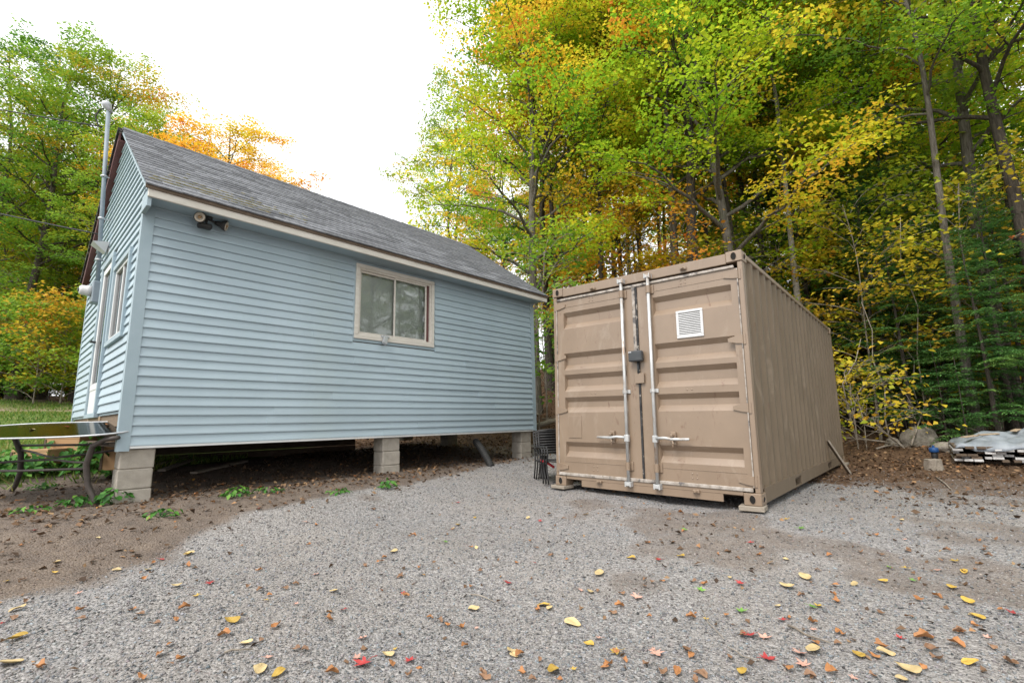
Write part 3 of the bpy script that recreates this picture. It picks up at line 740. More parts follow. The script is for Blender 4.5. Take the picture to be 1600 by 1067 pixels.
MB().tube([mp1 + Vector((-.05, 0, -.02)), mp1 + Vector((-.10, .02, -.06)), mp1 + Vector((-.13, .03, -.18)), mp1 + Vector((-.09, .03, -.30)), mp1 + Vector((-.05, .0, -.34))], .010, 6).build('drip_loop', M['wire'], mast, True)
# floodlight under the front eave
fl_ = empty('floodlight'); fl_.parent = house
MB().lathe([(.045, 0), (.045, .025), (.02, .03)], 14, Matrix.Translation((.56, -.12, 2.556)) @ Matrix.Rotation(PI, 4, 'X')).build('mount', M['black_plastic'], fl_, True)
for p, aim in ((Vector((.465, -.19, 2.50)), Vector((-.55, -.83, -.12))), (Vector((.73, -.15, 2.49)), Vector((.85, -.45, -.25)))):
    q = aim.normalized().to_track_quat('Z', 'Y').to_matrix().to_4x4()
    Mq = Matrix.Translation(p) @ q
    hd = MB().lathe([(.02, -.11), (.03, -.08), (.034, -.05), (.055, -.02), (.062, .012), (.058, .014)], 20, Mq).build('lamp_head', M['black_plastic'], fl_, True)
    MB().lathe([(.056, .0145), (.05, .02), (.03, .012), (.018, .012)], 20, Mq).build('lamp_lens', M['lamp_face'], hd, True)
    MB().lathe([(.02, .013), (.018, .02), (.008, .026), (0, .027)], 14, Mq).build('lamp_bulb', M['lamp_amber'], hd, True)
    MB().tube([Vector((.56, -.12, 2.53)), p + q.to_3x3() @ Vector((0, 0, -.10))], .014, 8).build('arm', M['black_plastic'], fl_, True)
MB().bbox(.46, .60, -.17, -.09, 2.405, 2.462, .012).tube([(.55, -.12, 2.54), (.54, -.13, 2.45)], .012, 8).build('motion_sensor', M['black_plastic'], fl_)
# service wires to a pole out of the picture
for (a, b_, sag, lab) in ((HM @ (mp1 + Vector((-.05, 0, -.32))), at_depth(-500, 64, 10.5), .12, 'black overhead wire strung to the top of the service mast'),
                    (HM @ mp0.lerp(mp1, .27), at_depth(-500, 205, 10.5), .12, 'lower black wire strung to the cabin gable below the eave')):
    pts = [a.lerp(b_, t / 24) + Vector((0, 0, -sag * 4 * (t / 24) * (1 - t / 24))) for t in range(25)]
    tag(MB().tube(pts, .010, 6).build('overhead_wire', M['wire'], None, True), lab, 'wire', 'service wires to the cabin')

# piers of concrete block
def pier(x, y, n, label, rot=0.0, w=.29, d=.25, ztop=-.03):
    P = HW(x, y, 0)
    gz_ = gs(P.x, P.y)
    e = empty('block_pier', (P.x, P.y, HZ + ztop - .2 * n), HYAW + rot)
    tag(e, label, 'pier', 'block piers under the cabin')
    for k in range(n):
        dx = RNG.uniform(-.006, .006)
        MB().bbox(-w / 2 + dx, w / 2 + dx, -d / 2, d / 2, k * .2 + .003, k * .2 + .197, .008).build('block', M['concrete_block'], e)
        MB().box(-w / 2 + .012, w / 2 - .012, -d / 2 + .012, d / 2 - .012, k * .2 - .004, k * .2 + .004).build('joint', M['concrete_block'], e)
    return e
pier(.165, .15, 3, 'concrete block pier under the cabin corner beside the glass table')
pier(3.17, .15, 3, 'concrete block pier under the middle of the long wall')
pier(6.19, .15, 3, 'concrete block pier under the cabin corner beside the stacked chairs')
pier(6.15, 2.30, 2, 'block pier under the far gable behind the drain pipe')
pier(.3, 3.9, 2, 'block pier at the rear corner of the cabin below the meter')
pier(6.1, 3.9, 1, 'low block pier at the far rear corner of the cabin')

# ---------------------------------------------------------------- shipping container (local x to the right along the doors, y to the back, z up; origin at the front right foot)
_a = np.array([-.758, .652, .0178]); _a /= np.linalg.norm(_a)
_b = np.array([.652, .759, -.006]); _b -= _a * (_a @ _b); _b /= np.linalg.norm(_b)
_c = np.cross(-_a, _b)
CO = np.array([2.3731, 4.7908, CAMZ - .8586])
CM = Matrix(((-_a[0], _b[0], _c[0], CO[0]), (-_a[1], _b[1], _c[1], CO[1]), (-_a[2], _b[2], _c[2], CO[2]), (0, 0, 0, 1)))
CW, CH, CL = 2.438, 2.591, 6.058
cont = empty('shipping_container', mat=CM)
tag(cont, 'tan painted steel shipping container with two closed ribbed doors', 'container')
PT, PT_SHADED = M['paint_tan'], M['paint_tan_shaded']
# corner castings with rimmed ovals, shade of the openings put into near-black colour
def casting(sx, sy, sz):
    X0, X1 = (-.162, 0) if sx > 0 else (-CW, -CW + .162)
    Y0, Y1 = (0, .178) if sy < 0 else (CL - .178, CL)
    Z0, Z1 = (0, .118) if sz < 0 else (CH - .118, CH)
    o = MB().bbox(X0, X1, Y0, Y1, Z0, Z1, .007).build('corner_casting', PT, cont)
    def shaded_hole(Mh, rx, rz):
        n = 20; vs = []; fs = []
        ring = [(math.cos(2 * PI * k / n), math.sin(2 * PI * k / n)) for k in range(n)]
        pts = [Mh @ Vector((rx * c * 1.18, rz * s * 1.14, .0)) for c, s in ring] + [Mh @ Vector((rx * c * 1.05, rz * s * 1.03, .004)) for c, s in ring] + [Mh @ Vector((rx * c, rz * s, .001)) for c, s in ring]
        fs = [(r * n + k, r * n + (k + 1) % n, (r + 1) * n + (k + 1) % n, (r + 1) * n + k) for r in (0, 1) for k in range(n)]
        MB().add(pts, fs).build('hole_rim', PT, o)
        MB().add(pts[2 * n:], [tuple(range(n))]).build('shaded_hole', M['dark_void'], o)
    cx, cy, cz = (X0 + X1) / 2, (Y0 + Y1) / 2, (Z0 + Z1) / 2
    if sy < 0: shaded_hole(Matrix.Translation((cx, -.001, cz)) @ Matrix.Rotation(PI / 2, 4, 'X'), .026, .040)
    if sx > 0: shaded_hole(Matrix.Translation((.001, cy, cz)) @ Matrix.Rotation(PI / 2, 4, 'Y') @ Matrix.Rotation(PI / 2, 4, 'Z'), .040, .026)
for sx in (-1, 1):
    for sy in (-1, 1):
        for sz in (-1, 1): casting(sx, sy, sz)
for sx in (-1, 1):
    xa, xb = (-.055, -.006) if sx > 0 else (-CW + .006, -CW + .055)
    MB().bbox(xa, xb, .012, .10, .118, CH - .118, .006).build('corner_post', PT, cont)
    xa, xb = (-.12, -.008) if sx > 0 else (-CW + .008, -CW + .12)
    MB().bbox(xa, xb, CL - .12, CL - .008, .118, CH - .118, .006).build('corner_post', PT_SHADED, cont)
MB().bbox(-CW + .162, -.162, .012, .10, CH - .125, CH - .012, .005).build('door_header', PT, cont)
sil = MB(); sil.bbox(-CW + .162, -.162, .012, .15, .085, .145, .005); sil.prism([(-2.05, .088), (-2.05, .01), (-.36, .01), (-.36, .088)], .016, .03)
sil.build('door_sill', PT, cont)
MB().box(-CW + .02, -.02, .16, CL - .1, .10, .13).build('underfloor', M['dark_wood'], cont)
for k in range(10):
    MB().box(-CW + .06, -.06, .35 + k * .57, .40 + k * .57, .02, .098).build('cross_member', M['dark_wood'], cont)
# doors with pressed recesses
REC = [(2.241, 2.018), (1.691, 1.469), (1.410, 1.188), (1.114, .921), (.549, .362)]
def door(x0, x1, hinge_right):
    e = empty('door'); e.parent = cont
    rx0, rx1 = (x0 + .10, x1 - .055) if not hinge_right else (x0 + .175, x1 - .045)
    if not hinge_right: rx0, rx1 = x0 + .10, x1 - .15
    else: rx0, rx1 = x0 + .19, x1 - .07
    zb, zt, yf, dep = .165, 2.405, .02, .048
    mb = MB()
    def q(p): mb.add(p, [(0, 1, 2, 3)])
    # flat surround
    q([(x0, yf, zb), (rx0, yf, zb), (rx0, yf, zt), (x0, yf, zt)])
    q([(rx1, yf, zb), (x1, yf, zb), (x1, yf, zt), (rx1, yf, zt)])
    zc = zb
    for hi, lo in REC[::-1]:
        q([(rx0, yf, zc), (rx1, yf, zc), (rx1, yf, lo), (rx0, yf, lo)])
        e0 = .012
        a, b_ = lo + .068, hi - .058
        q([(rx0, yf, lo), (rx1, yf, lo), (rx1 - e0, yf + dep, a), (rx0 + e0, yf + dep, a)])
        q([(rx0 + e0, yf + dep, a), (rx1 - e0, yf + dep, a), (rx1 - e0, yf + dep, b_), (rx0 + e0, yf + dep, b_)])
        q([(rx0 + e0, yf + dep, b_), (rx1 - e0, yf + dep, b_), (rx1, yf, hi), (rx0, yf, hi)])
        mb.add([(rx0, yf, lo), (rx0 + e0, yf + dep, a), (rx0 + e0, yf + dep, b_), (rx0, yf, hi)], [(0, 1, 2, 3)])
        mb.add([(rx1, yf, lo), (rx1 - e0, yf + dep, a), (rx1 - e0, yf + dep, b_), (rx1, yf, hi)], [(3, 2, 1, 0)])
        zc = hi
    q([(rx0, yf, zc), (rx1, yf, zc), (rx1, yf, zt), (rx0, yf, zt)])
    # edges and back
    mb.add([(x0, yf, zb), (x1, yf, zb), (x1, yf, zt), (x0, yf, zt), (x0, yf + .075, zb), (x1, yf + .075, zb), (x1, yf + .075, zt), (x0, yf + .075, zt)],
           [(0, 4, 5, 1), (2, 6, 7, 3), (0, 3, 7, 4), (1, 5, 6, 2), (4, 7, 6, 5)])
    mb.build('door_panel', PT, e)
    # frame welts round the ribbed field
    MB().bbox(rx0 - .03, rx1 + .02, yf - .004, yf + .002, 2.312, 2.320, .001).build('weld_seam', PT, e)
    MB().bbox(rx0 - .03, rx1 + .02, yf - .004, yf + .002, .300, .308, .001).build('weld_seam', PT, e)
    # hinges
    hx = x1 if hinge_right else x0; s = 1 if hinge_right else -1
    for hz in (2.335, 1.645, .947, .233):
        h = MB()
        h.prism([(hx + s * .012, hz - .045), (hx + s * .012, hz + .045), (hx - s * .05, hz + .038), (hx - s * .135, hz + .018), (hx - s * .135, hz - .018), (hx - s * .05, hz - .038)], yf - .016, yf)
        h.tube([(hx + s * .026, yf - .004, hz - .055), (hx + s * .026, yf - .004, hz + .055)], .016, 10)
        h.build('hinge', PT, e)
    # dome rivets in the flat bands
    for (rxs, rzs) in ((((.25, .30)), (2.385, 2.345)), ((.25, .30), (.262, .215)), ((.25, .30), (1.152,))):
        for rx_ in rxs:
            for rz_ in rzs:
                X = x0 + (x1 - x0) * .5 + rx_ - .30 + (.02 if hinge_right else -.02)
                MB().lathe([(.009, 0), (.008, .004), (.004, .006)], 8, Matrix.Translation((X, yf, rz_)) @ Matrix.Rotation(PI / 2, 4, 'X')).build('rivet', PT, e)
    return e
dl = door(-2.375, -1.225, False)
drr = door(-1.200, -.065, True)
tag(drr, 'right door with white louvred vent')
def rod(e, x, s):
    r = MB().tube([(x, -.028, .10), (x, -.028, 2.51)], .0175, 14).build('locking_rod', M['rod_steel'], e, True)
    for z, m_ in ((2.34, PT), (1.155, PT), (.30, PT)):
        k = MB(); k.bbox(x - .05, x + .05, .004, .02, z - .05 if z != 1.155 else z - .022, z + .05 if z != 1.155 else z + .022, .003)
        k.tube([(x, -.028, z - .045 if z != 1.155 else z - .018), (x, -.028, z + .045 if z != 1.155 else z + .018)], .026, 12)
        k.box(x - .02, x + .02, -.02, .008, z - .03 if z != 1.155 else z - .012, z + .03 if z != 1.155 else z + .012)
        k.build('rod_guide', M['rod_steel'] if z == 1.155 else PT, e)
    for z, sg in ((2.50, 1), (.10, -1)):
        k = MB(); k.bbox(x - .03, x + .03, -.052, -.008, z - .022, z + .022, .006); k.bbox(x - .038, x - .022, -.06, .016, z - .03, z + .03, .004); k.bbox(x + .022, x + .038, -.06, .016, z - .03, z + .03, .004)
        k.build('rod_cam', M['rod_steel'], e)
    # swing handle lying flat with its catch
    zx = .625
    hb = MB(); hb.bbox(x - .028, x + .028, -.05, -.008, zx - .05, zx + .03, .006)
    hb.build('handle_hub', M['rod_steel'], e)
    h = MB(); h.tube([(x + s * .02, -.05, zx), (x + s * .12, -.055, zx + .006), (x + s * .2, -.05, zx - .006), (x + s * .38, -.045, zx - .004)], [.016, .015, .017, .013], 10)
    h.bbox(min(x + s * .26, x + s * .39), max(x + s * .26, x + s * .39), -.056, -.036, zx - .016, zx + .010, .006)
    h.build('handle', M['rod_steel'], e, True)
    c = MB(); X = x + s * .20
    c.bbox(X - .03, X + .03, -.02, .02, zx - .07, zx + .07, .006); c.bbox(X - .015, X + .015, -.075, -.01, zx + .02, zx + .05, .005)
    c.tube([(X, -.05, zx - .02), (X + .02, -.07, zx - .05), (X + .01, -.06, zx - .085)], .009, 8)
    c.build('handle_catch', PT, e)
rod(dl, -1.385, -1)
rod(drr, -1.037, 1)
# gaskets: between the doors, along header and sill, at the hinge sides
MB().bbox(-1.2245, -1.2005, .004, .05, .17, 2.40, .003).build('door_gasket', M['black_rubber'], cont)
MB().bbox(-1.262, -1.226, .0, .022, 1.58, 2.41, .003).build('astragal', M['gasket'], cont)
gt = MB(); gt.bbox(-CW + .07, -.09, .002, .03, 2.408, 2.440, .006)
gt.build('top_gasket', M['gasket'], cont)
gb = MB(); gb.bbox(-CW + .06, -.07, -.002, .03, .128, .166, .006)
gb.build('bottom_gasket', M['gasket'], cont)
for x in (-CW + .056, -.062):
    MB().bbox(x - .006, x + .006, .008, .03, .17, 2.40, .002).build('hinge_gasket', M['gasket'], cont)
# keepers on header and sill
for x, z in ((-1.80, 2.49), (-.621, 2.51), (-1.79, .09), (-.624, .088)):
    MB().bbox(x - .035, x + .035, -.02, .014, z - .018, z + .016, .006).lathe([(.016, 0), (.018, .015), (.01, .03)], 10, Matrix.Translation((x, -.02, z)) @ Matrix.Rotation(PI / 2, 4, 'X')).build('keeper', PT, cont)
# white louvred vent on the right door
vt = empty('vent'); vt.parent = drr
vx0, vx1, vz0, vz1 = -.737, -.442, 1.722, 2.033
frame_boards(vt, vx0 + .028, vx1 - .028, vz0 + .028, vz1 - .028, .028, .004, .022, M['white_plastic'], 'vent_frame')
MB().box(vx0 + .02, vx1 - .02, .017, .0195, vz0 + .02, vz1 - .02).build('vent_back', M['grey_box'], vt)
for k in range(13):
    z = vz0 + .032 + k * .0193
    MB().add([(vx0 + .028, .006, z), (vx1 - .028, .006, z), (vx1 - .028, .016, z + .011), (vx0 + .028, .016, z + .011), (vx0 + .028, .008, z - .002), (vx1 - .028, .008, z - .002)],
             [(0, 1, 2, 3), (0, 4, 5, 1)]).build('vent_slat', M['white_plastic'], vt)
# lock box, its conduit and the cover plate
MB().bbox(-1.305, -1.140, -.075, .0, 1.500, 1.625, .012).build('lock_box', M['grey_box'], cont)
MB().bbox(-1.300, -1.262, -.0765, -.0755, 1.604, 1.614, .0003).build('lock_box_sticker', M['white_plastic'], cont)
MB().tube([(-1.216, -.008, 1.50), (-1.214, -.012, 1.36)], .010, 8).build('lock_hasp', M['grey_box'], cont, True)
MB().bbox(-1.262, -1.145, -.014, .006, 1.245, 1.365, .004).build('cover_plate', PT, cont)
MB().bbox(-2.226, -2.03, .012, .0215, .60, .878, .002).build('patch_plate', PT, dl)
# side wall: trapezoid corrugation
def corrug(x_out, sgn, name, mat, y0, y1, z0, z1):
    pts = []; y = y0; pitch = .278; k = 0
    while y < y1:
        for dy, d in ((0, 0), (.072, 0), (.140, 1), (.210, 1)):
            if y + dy <= y1: pts.append((y + dy, d))
        y += pitch
    pts.append((y1, 0))
    V = []; F = []
    for yy, d in pts:
        for z in (z0, z1): V.append((x_out - sgn * .036 * d, yy, z))
    n = len(pts)
    F = [(2 * i, 2 * i + 2, 2 * i + 3, 2 * i + 1) if sgn > 0 else (2 * i, 2 * i + 1, 2 * i + 3, 2 * i + 2) for i in range(n - 1)]
    return MB().add(V, F).build(name, mat, cont)
corrug(-.012, 1, 'side_wall', PT_SHADED, .10, CL - .11, .15, CH - .06)
corrug(-CW + .012, -1, 'side_wall', PT_SHADED, .10, CL - .11, .15, CH - .06)
MB().box(-CW + .05, -.05, CL - .06, CL - .03, .15, CH - .06).build('end_wall', PT_SHADED, cont)
for x0, x1 in ((-.07, -.006), (-CW + .006, -CW + .07)):
    MB().bbox(x0, x1, .178, CL - .178, CH - .062, CH - .008, .006).build('top_rail', PT, cont)
    rl = MB(); yy = .178
    for (p0, p1) in ((1.60, 1.96), (4.10, 4.46)):
        rl.box(x0, x1, yy, p0, .012, .16); rl.box(x0, x1, p0, p1, .125, .16); rl.box(x0, x1, p0, p1, .012, .022); yy = p1
    rl.box(x0, x1, yy, CL - .178, .012, .16)
    rl.build('bottom_rail', PT_SHADED, cont)
for (p0, p1) in ((1.60, 1.96), (4.10, 4.46)):
    MB().box(-CW + .08, -.08, p0 + .001, p1 - .001, .024, .098).build('fork_pocket_shade', M['dark_void'], cont)  # near-black block, the shade inside the opening put into its colour
rf = MB(); rf.box(-CW + .01, -.01, .1, CL - .05, CH - .035, CH - .02)
rf.build('roof_panel', PT_SHADED, cont)
# boards under the front corners
def plank_at(name, P, size, yaw, mat, label, cat, tilt=(0, 0), group=None):
    o = MB().bbox(-size[0] / 2, size[0] / 2, -size[1] / 2, size[1] / 2, 0, size[2], .006).build(name, mat)
    o.location = P; o.rotation_euler = (tilt[0], tilt[1], yaw)
    return tag(o, label, cat, group)
cyaw = math.atan2(-_a[1], -_a[0])
for lx, zz, lab in ((-.10, .05, 'weathered board under the container corner beside the forklift gap'), (-CW + .06, .042, 'weathered board under the container corner nearest the chairs')):
    P = CM @ Vector((lx, .07, -zz))
    plank_at('support_board', P, (.23, .20, zz - .001), cyaw + (.1 if lx > -1 else -.15), M['weathered_wood'], lab, 'board', group='boards under the container')
for ly, lab in ((5.95, 'board under the back corner of the container beside the leaning stake'),):
    P = CM @ Vector((-.1, ly, -.06))
    plank_at('support_board', P, (.3, .3, .058), cyaw, M['weathered_wood'], lab, 'board', group='boards under the container')
# stake leaning on the long side near the back
p1 = CM @ Vector((.012, 4.30, .42)); 
q0 = CM @ Vector((.24, 4.45, 0)); p0 = Vector((q0.x, q0.y, gs(q0.x, q0.y) - .02))
dv = (p1 - p0); qd = dv.to_track_quat('X', 'Z')
o = MB().bbox(0, dv.length + .06, -.045, .045, -.014, .014, .003).build('leaning_stake', M['weathered_wood']); o.location = p0; o.rotation_euler = qd.to_euler()
tag(o, 'weathered wooden stake leaning against the long side of the container', 'stake')

# ---------------------------------------------------------------- stacked patio chairs between cabin and container
chair_root = None
def chair_parts(e):
    for s in (-1, 1):
        MB().tube([(s * .26, -.27, 0), (s * .262, -.25, .12), (s * .265, -.20, .25), (s * .268, -.215, .36), (s * .27, -.275, .48), (s * .27, -.285, .57), (s * .27, -.24, .632), (s * .27, -.05, .642), (s * .262, .16, .60), (s * .24, .23, .57)], .0125, 8).build('arm', M['black_metal'], e, True)
        MB().tube([(s * .24, .30, 0), (s * .24, .22, .25), (s * .24, .20, .42), (s * .235, .25, .62), (s * .225, .33, .90)], .0125, 8).build('leg', M['black_metal'], e, True)
        MB().tube([(s * .262, -.21, .33), (s * .24, .0, .36), (s * .238, .205, .38)], .011, 8).build('seat_rail', M['black_metal'], e, True)
    for k in range(11):
        y = -.235 + k * .042
        MB().tube([(-.25, y, .395 - .02 * k / 10), (0, y, .375 - .02 * k / 10), (.25, y, .395 - .02 * k / 10)], [.013, .017, .013], 6).build('seat_strap', M['black_metal'], e, True)
    for k in range(9):
        z = .50 + k * .048; y = .225 + (z - .5) * .26
        MB().tube([(-.232, y, z), (0, y + .02, z), (.232, y, z)], [.012, .015, .012], 6).build('back_strap', M['black_metal'], e, True)
    MB().tube([(-.225, .33, .90), (0, .345, .915), (.225, .33, .90)], .015, 8).build('top_rail', M['black_metal'], e, True)
def chair(loc, rz, rx, label):
    e = empty('patio_chair'); e.location = loc; e.rotation_euler = (rx, 0, rz); e.scale = (.9, .9, .76)
    chair_parts(e); tag(e, label, 'chair', 'stacked patio chairs')
    return e
CYX, CYY = .56, 7.05
zc0 = gs(CYX, CYY)
chair((CYX, CYY, zc0 + .012), math.radians(14), 0, 'black metal patio chair at the bottom of the stack behind the container')
chair((CYX + .03, CYY - .075, zc0 + .022), math.radians(14), .015, 'black metal patio chair in the middle of the stack behind the container')
chair((CYX + .06, CYY - .15, zc0 + .03), math.radians(14), .03, 'black metal patio chair on top of the stack behind the container')
sb = MB(); pA = at_depth(845, 719, 6.8); pB = at_depth(866, 730, 6.75)
sb.tube([pA, pA.lerp(pB, .4) + Vector((0, 0, .015)), pB], .017, 8)
tag(sb.build('red_strap', M['red_strap'], None, True), 'red strap hanging below the seats of the stacked chairs', 'strap')
pd = at_depth(850, 735, 7.3); zz = gs(pd.x, pd.y)
tag(MB().lathe([(.07, 0), (.06, .02), (.05, .30), (.045, .33)], 12, Matrix.Translation((pd.x, pd.y, zz))).build('umbrella_base', M['black_plastic'], None, True), 'black tapered post standing behind the stacked chairs', 'post')

# ---------------------------------------------------------------- glass patio table at the cabin corner
tbl = empty('patio_table')
tag(tbl, 'long patio table with smoked glass top and curved dark metal legs', 'table')
tip = at_depth(181, 683, 4.72)
TC = Vector((tip.x - .98, tip.y + .35, 0))
tzg = gs(-4.3, 5.0)
TZ = CAMZ + (-(683 - 671)) / FPX * 4.72
tilt = math.radians(9.5)
TMt = Matrix.Translation((TC.x, TC.y, TZ + .085)) @ Matrix.Rotation(tilt, 4, 'X')
tbl.matrix_world = TMt
def oval(rx, ry, n=48, p=3.2):
    out = []
    for k in range(n):
        t = 2 * PI * k / n; c, s = math.cos(t), math.sin(t)
        out.append((rx * abs(c) ** (2 / p) * (1 if c >= 0 else -1), ry * abs(s) ** (2 / p) * (1 if s >= 0 else -1)))
    return out
tp = MB(); ov = oval(1.0, .46); n_ = len(ov)
tp.add([(x, y, 0) for x, y in ov] + [(x, y, .008) for x, y in ov], [tuple(range(n_))[::-1], tuple(range(n_, 2 * n_))] + [(i, (i + 1) % n_, n_ + (i + 1) % n_, n_ + i) for i in range(n_)])
tp.build('glass_top', M['smoked_glass'], tbl)
rim = MB(); pr = [(x, y, .004) for x, y in ov] + [(ov[0][0], ov[0][1], .004)]
rim.tube(pr, .009, 8, False); rim.build('rim', M['galvanized'], tbl, True)
inv = TMt.inverted()
def foot(px, py, d):
    p = at_depth(px, py, d); return p
for sx, sy in ((1, -1), (-1, -1), (1, 1), (-1, 1)):
    P0 = TMt @ Vector((sx * .72, sy * .30, -.01)); F0 = TMt @ Vector((sx * .78, sy * .34, -.6))
    gf = gs(F0.x, F0.y)
    F_ = inv @ Vector((F0.x, F0.y, gf + .0))
    top = Vector((sx * .80, sy * .30, -.03)); hgt = -F_.z
    pts = [Vector((sx * .97, sy * .31, -.035)), Vector((sx * .84, sy * .31, -.05)), Vector((sx * .72, sy * .32, -.16 * hgt)), Vector((sx * .66, sy * .33, -.42 * hgt)), Vector((sx * .675, sy * .335, -.7 * hgt)), Vector((sx * .74, sy * .34, -.92 * hgt)), Vector((sx * .79, sy * .345, F_.z))]
    MB().tube(pts, [.02, .024, .027, .027, .026, .024, .022], 10).build('leg', M['brown_metal'], tbl, True)
for sy in (-1, 1):
    MB().tube([(.66 * t / 8, sy * (.05 + .28 * (abs(t) / 8) ** 1.6 * (2 - abs(t) / 8)), -.30 + .03 * abs(t) / 8) for t in range(-8, 9)], .012, 8).build('stretcher', M['brown_metal'], tbl, True)
MB().tube([(-.66, -.33, -.33), (0, -.30, -.345), (.66, -.33, -.33)], .013, 8).build('stretcher', M['brown_metal'], tbl, True)
MB().tube([(-.66, .33, -.22), (0, .30, -.22), (.66, .33, -.22)], .013, 8).build('stretcher', M['brown_metal'], tbl, True)
# brown panels / boxes behind the table
def boxthing(px0, px1, py0, py1, d, dep, label, yaw):
    a = at_depth(px0, py1, d); b_ = at_depth(px1, py0, d)
    w, h = b_.x - a.x, b_.z - a.z
    e = empty('cardboard_box', (a.x + w / 2, d + dep / 2, a.z), yaw)
    tag(e, label, 'box', 'brown boxes behind the glass table')
    MB().bbox(-w / 2, w / 2, -dep / 2, dep / 2, 0, h, .006).build('carton', M['cardboard'], e)
    MB().bbox(-w / 2 - .004, w / 2 + .004, -dep / 2 - .004, dep / 2 + .004, h - .02, h + .012, .004).build('lid', M['cardboard'], e)
    MB().bbox(-w / 2 - .012, -w / 2 + .018, -dep / 2 - .008, -dep / 2 + .01, 0.005, h - .02, .003).build('corner_strip', M['dark_wood'], e)
    return a
boxthing(15, 75, 703, 727, 6.3, .35, 'low brown box on the grass behind the glass table stretcher', .0)
boxthing(66, 122, 683, 724, 6.6, .4, 'taller brown box standing beside the low one behind the table', .06)
boxthing(150, 196, 690, 735, 6.2, .5, 'dark shaded brown box beneath the cabin corner', .3)

# ---------------------------------------------------------------- small things on the ground
# black drain pipe propped under the cabin
pa = Vector(pix_ground(768, 728)); pa.z -= .02
pb = at_depth(743, 689, pa.y + .55)
pp = MB(); N_ = 34
pts = [pa.lerp(pb, i / N_) + Vector((0, 0, .03 * math.sin(PI * i / N_))) for i in range(N_ + 1)]
pp.tube(pts, [.062 if i % 2 else .056 for i in range(N_ + 1)], 14)
tag(pp.build('drain_pipe', M['black_plastic'], None), 'black corrugated drain pipe sticking out from under the cabin', 'pipe')
# loose planks under the cabin
for (x0, y0_, x1, y1_, w, lab) in ((252, 738, 300, 722, .10, 'old plank lying under the cabin just behind the corner pier'), (302, 742, 383, 724, .11, 'pale plank lying slanted under the cabin floor'),
                                    (250, 728, 296, 716, .09, 'dark plank pushed far under the cabin floor'), (160, 750, 186, 738, .07, 'pale stick of wood beside the table leg')):
    a = Vector(pix_ground(x0, y0_)); b_ = Vector(pix_ground(x1, y1_)); a.z += .03; b_.z += .04
    d = b_ - a
    o = MB().bbox(0, d.length, -w / 2, w / 2, -.016, .016, .004).build('plank', M['weathered_wood']); o.location = a; o.rotation_euler = d.to_track_quat('X', 'Z').to_euler()
    tag(o, lab, 'plank', 'loose planks under the cabin')
# lumber stack with a tarp
lx, ly, lz = pix_ground(1492, 727)
LY = math.radians(-40)
lum = empty('lumber_stack', (lx, ly, lz), LY)
tag(lum, 'flat stack of weathered boards with pale ends under the grey tarp', 'lumber')
for k in range(2):
    MB().bbox(-.02, 2.1, .35 + k * 1.3, .45 + k * 1.3, -.03, .07, .005).build('skid', M['dark_wood'], lum)
lr = random.Random(8)
for t_ in range(6):
    x = lr.uniform(0, .05)
    while x < 2.05:
        w = lr.choice((.09, .14, .14, .12)); 
        if lr.random() < .78:
            y0_ = lr.uniform(-.05, .12); h_ = .038
            m_ = M['board_end'] if lr.random() < .62 else M['dark_wood']
            MB().bbox(x, x + w - .004, y0_, 2.2 + lr.uniform(-.2, .2), .072 + t_ * .043, .072 + t_ * .043 + h_, .003).build('board', m_, lum)
        x += w + lr.choice((.004, .004, .03, .05))
tarp_n = 60
tx = np.linspace(.03, 2.25, tarp_n); ty = np.linspace(.03, 2.35, tarp_n)
TX, TY = np.meshgrid(tx, ty)
edge = np.minimum(np.minimum(TX - .03, TY - .03), 2.35 - TY)
TZ_ = .375 + .30 * np.exp(-((TX - 1.5) / .6) ** 2 - ((TY - 1.5) / .8) ** 2) + .14 * np.exp(-((TX - .6) / .3) ** 2 - ((TY - 1.1) / .5) ** 2)
TZ_ += .022 * np.sin(9 * TX + 5 * TY + 2 * np.sin(4 * TY)) + .014 * np.sin(17 * TX - 11 * TY) + .02 * np.abs(np.sin(5 * TX + 8 * TY + 1.5 * np.sin(6 * TX)))
TZ_ -= .12 * np.exp(-edge / .05)
TXs = TX + .03 * np.sin(7 * TY) * np.exp(-edge / .2); TYs = TY + .05 * np.sin(6 * TX + 1) * np.exp(-edge / .3)
ii = np.arange(tarp_n * tarp_n).reshape(tarp_n, tarp_n)
tF = np.stack([ii[:-1, :-1], ii[:-1, 1:], ii[1:, 1:], ii[1:, :-1]], -1).reshape(-1, 4)
tarp = link('tarp', np_mesh('tarp', np.stack([TXs.ravel(), TYs.ravel(), TZ_.ravel()], 1), tF, M['tarp'], smooth=True))
sm = tarp.modifiers.new('thick', 'SOLIDIFY'); sm.thickness = .004
tarp.location = (lx, ly, lz); tarp.rotation_euler = (0, 0, LY)
tag(tarp, 'crumpled grey blue plastic tarp spread over the lumber stack', 'tarp')
LMx = Matrix.Translation((lx, ly, lz)) @ Matrix.Rotation(LY, 4, 'Z')
for k, (x, y, l, yaw) in enumerate(((.28, .5, .35, .3), (.55, .75, .3, -.2), (1.2, .35, .5, .12), (.95, 1.2, .4, .6))):
    P = LMx @ Vector((x, y, .47 + .03 * k))
    plank_at('wood_scrap', P, (l, .09, .02), yaw, M['old_wood'], 'short brown wood scrap lying on the grey tarp', 'wood scrap', tilt=(.05, -.06), group='wood scraps on the tarp')
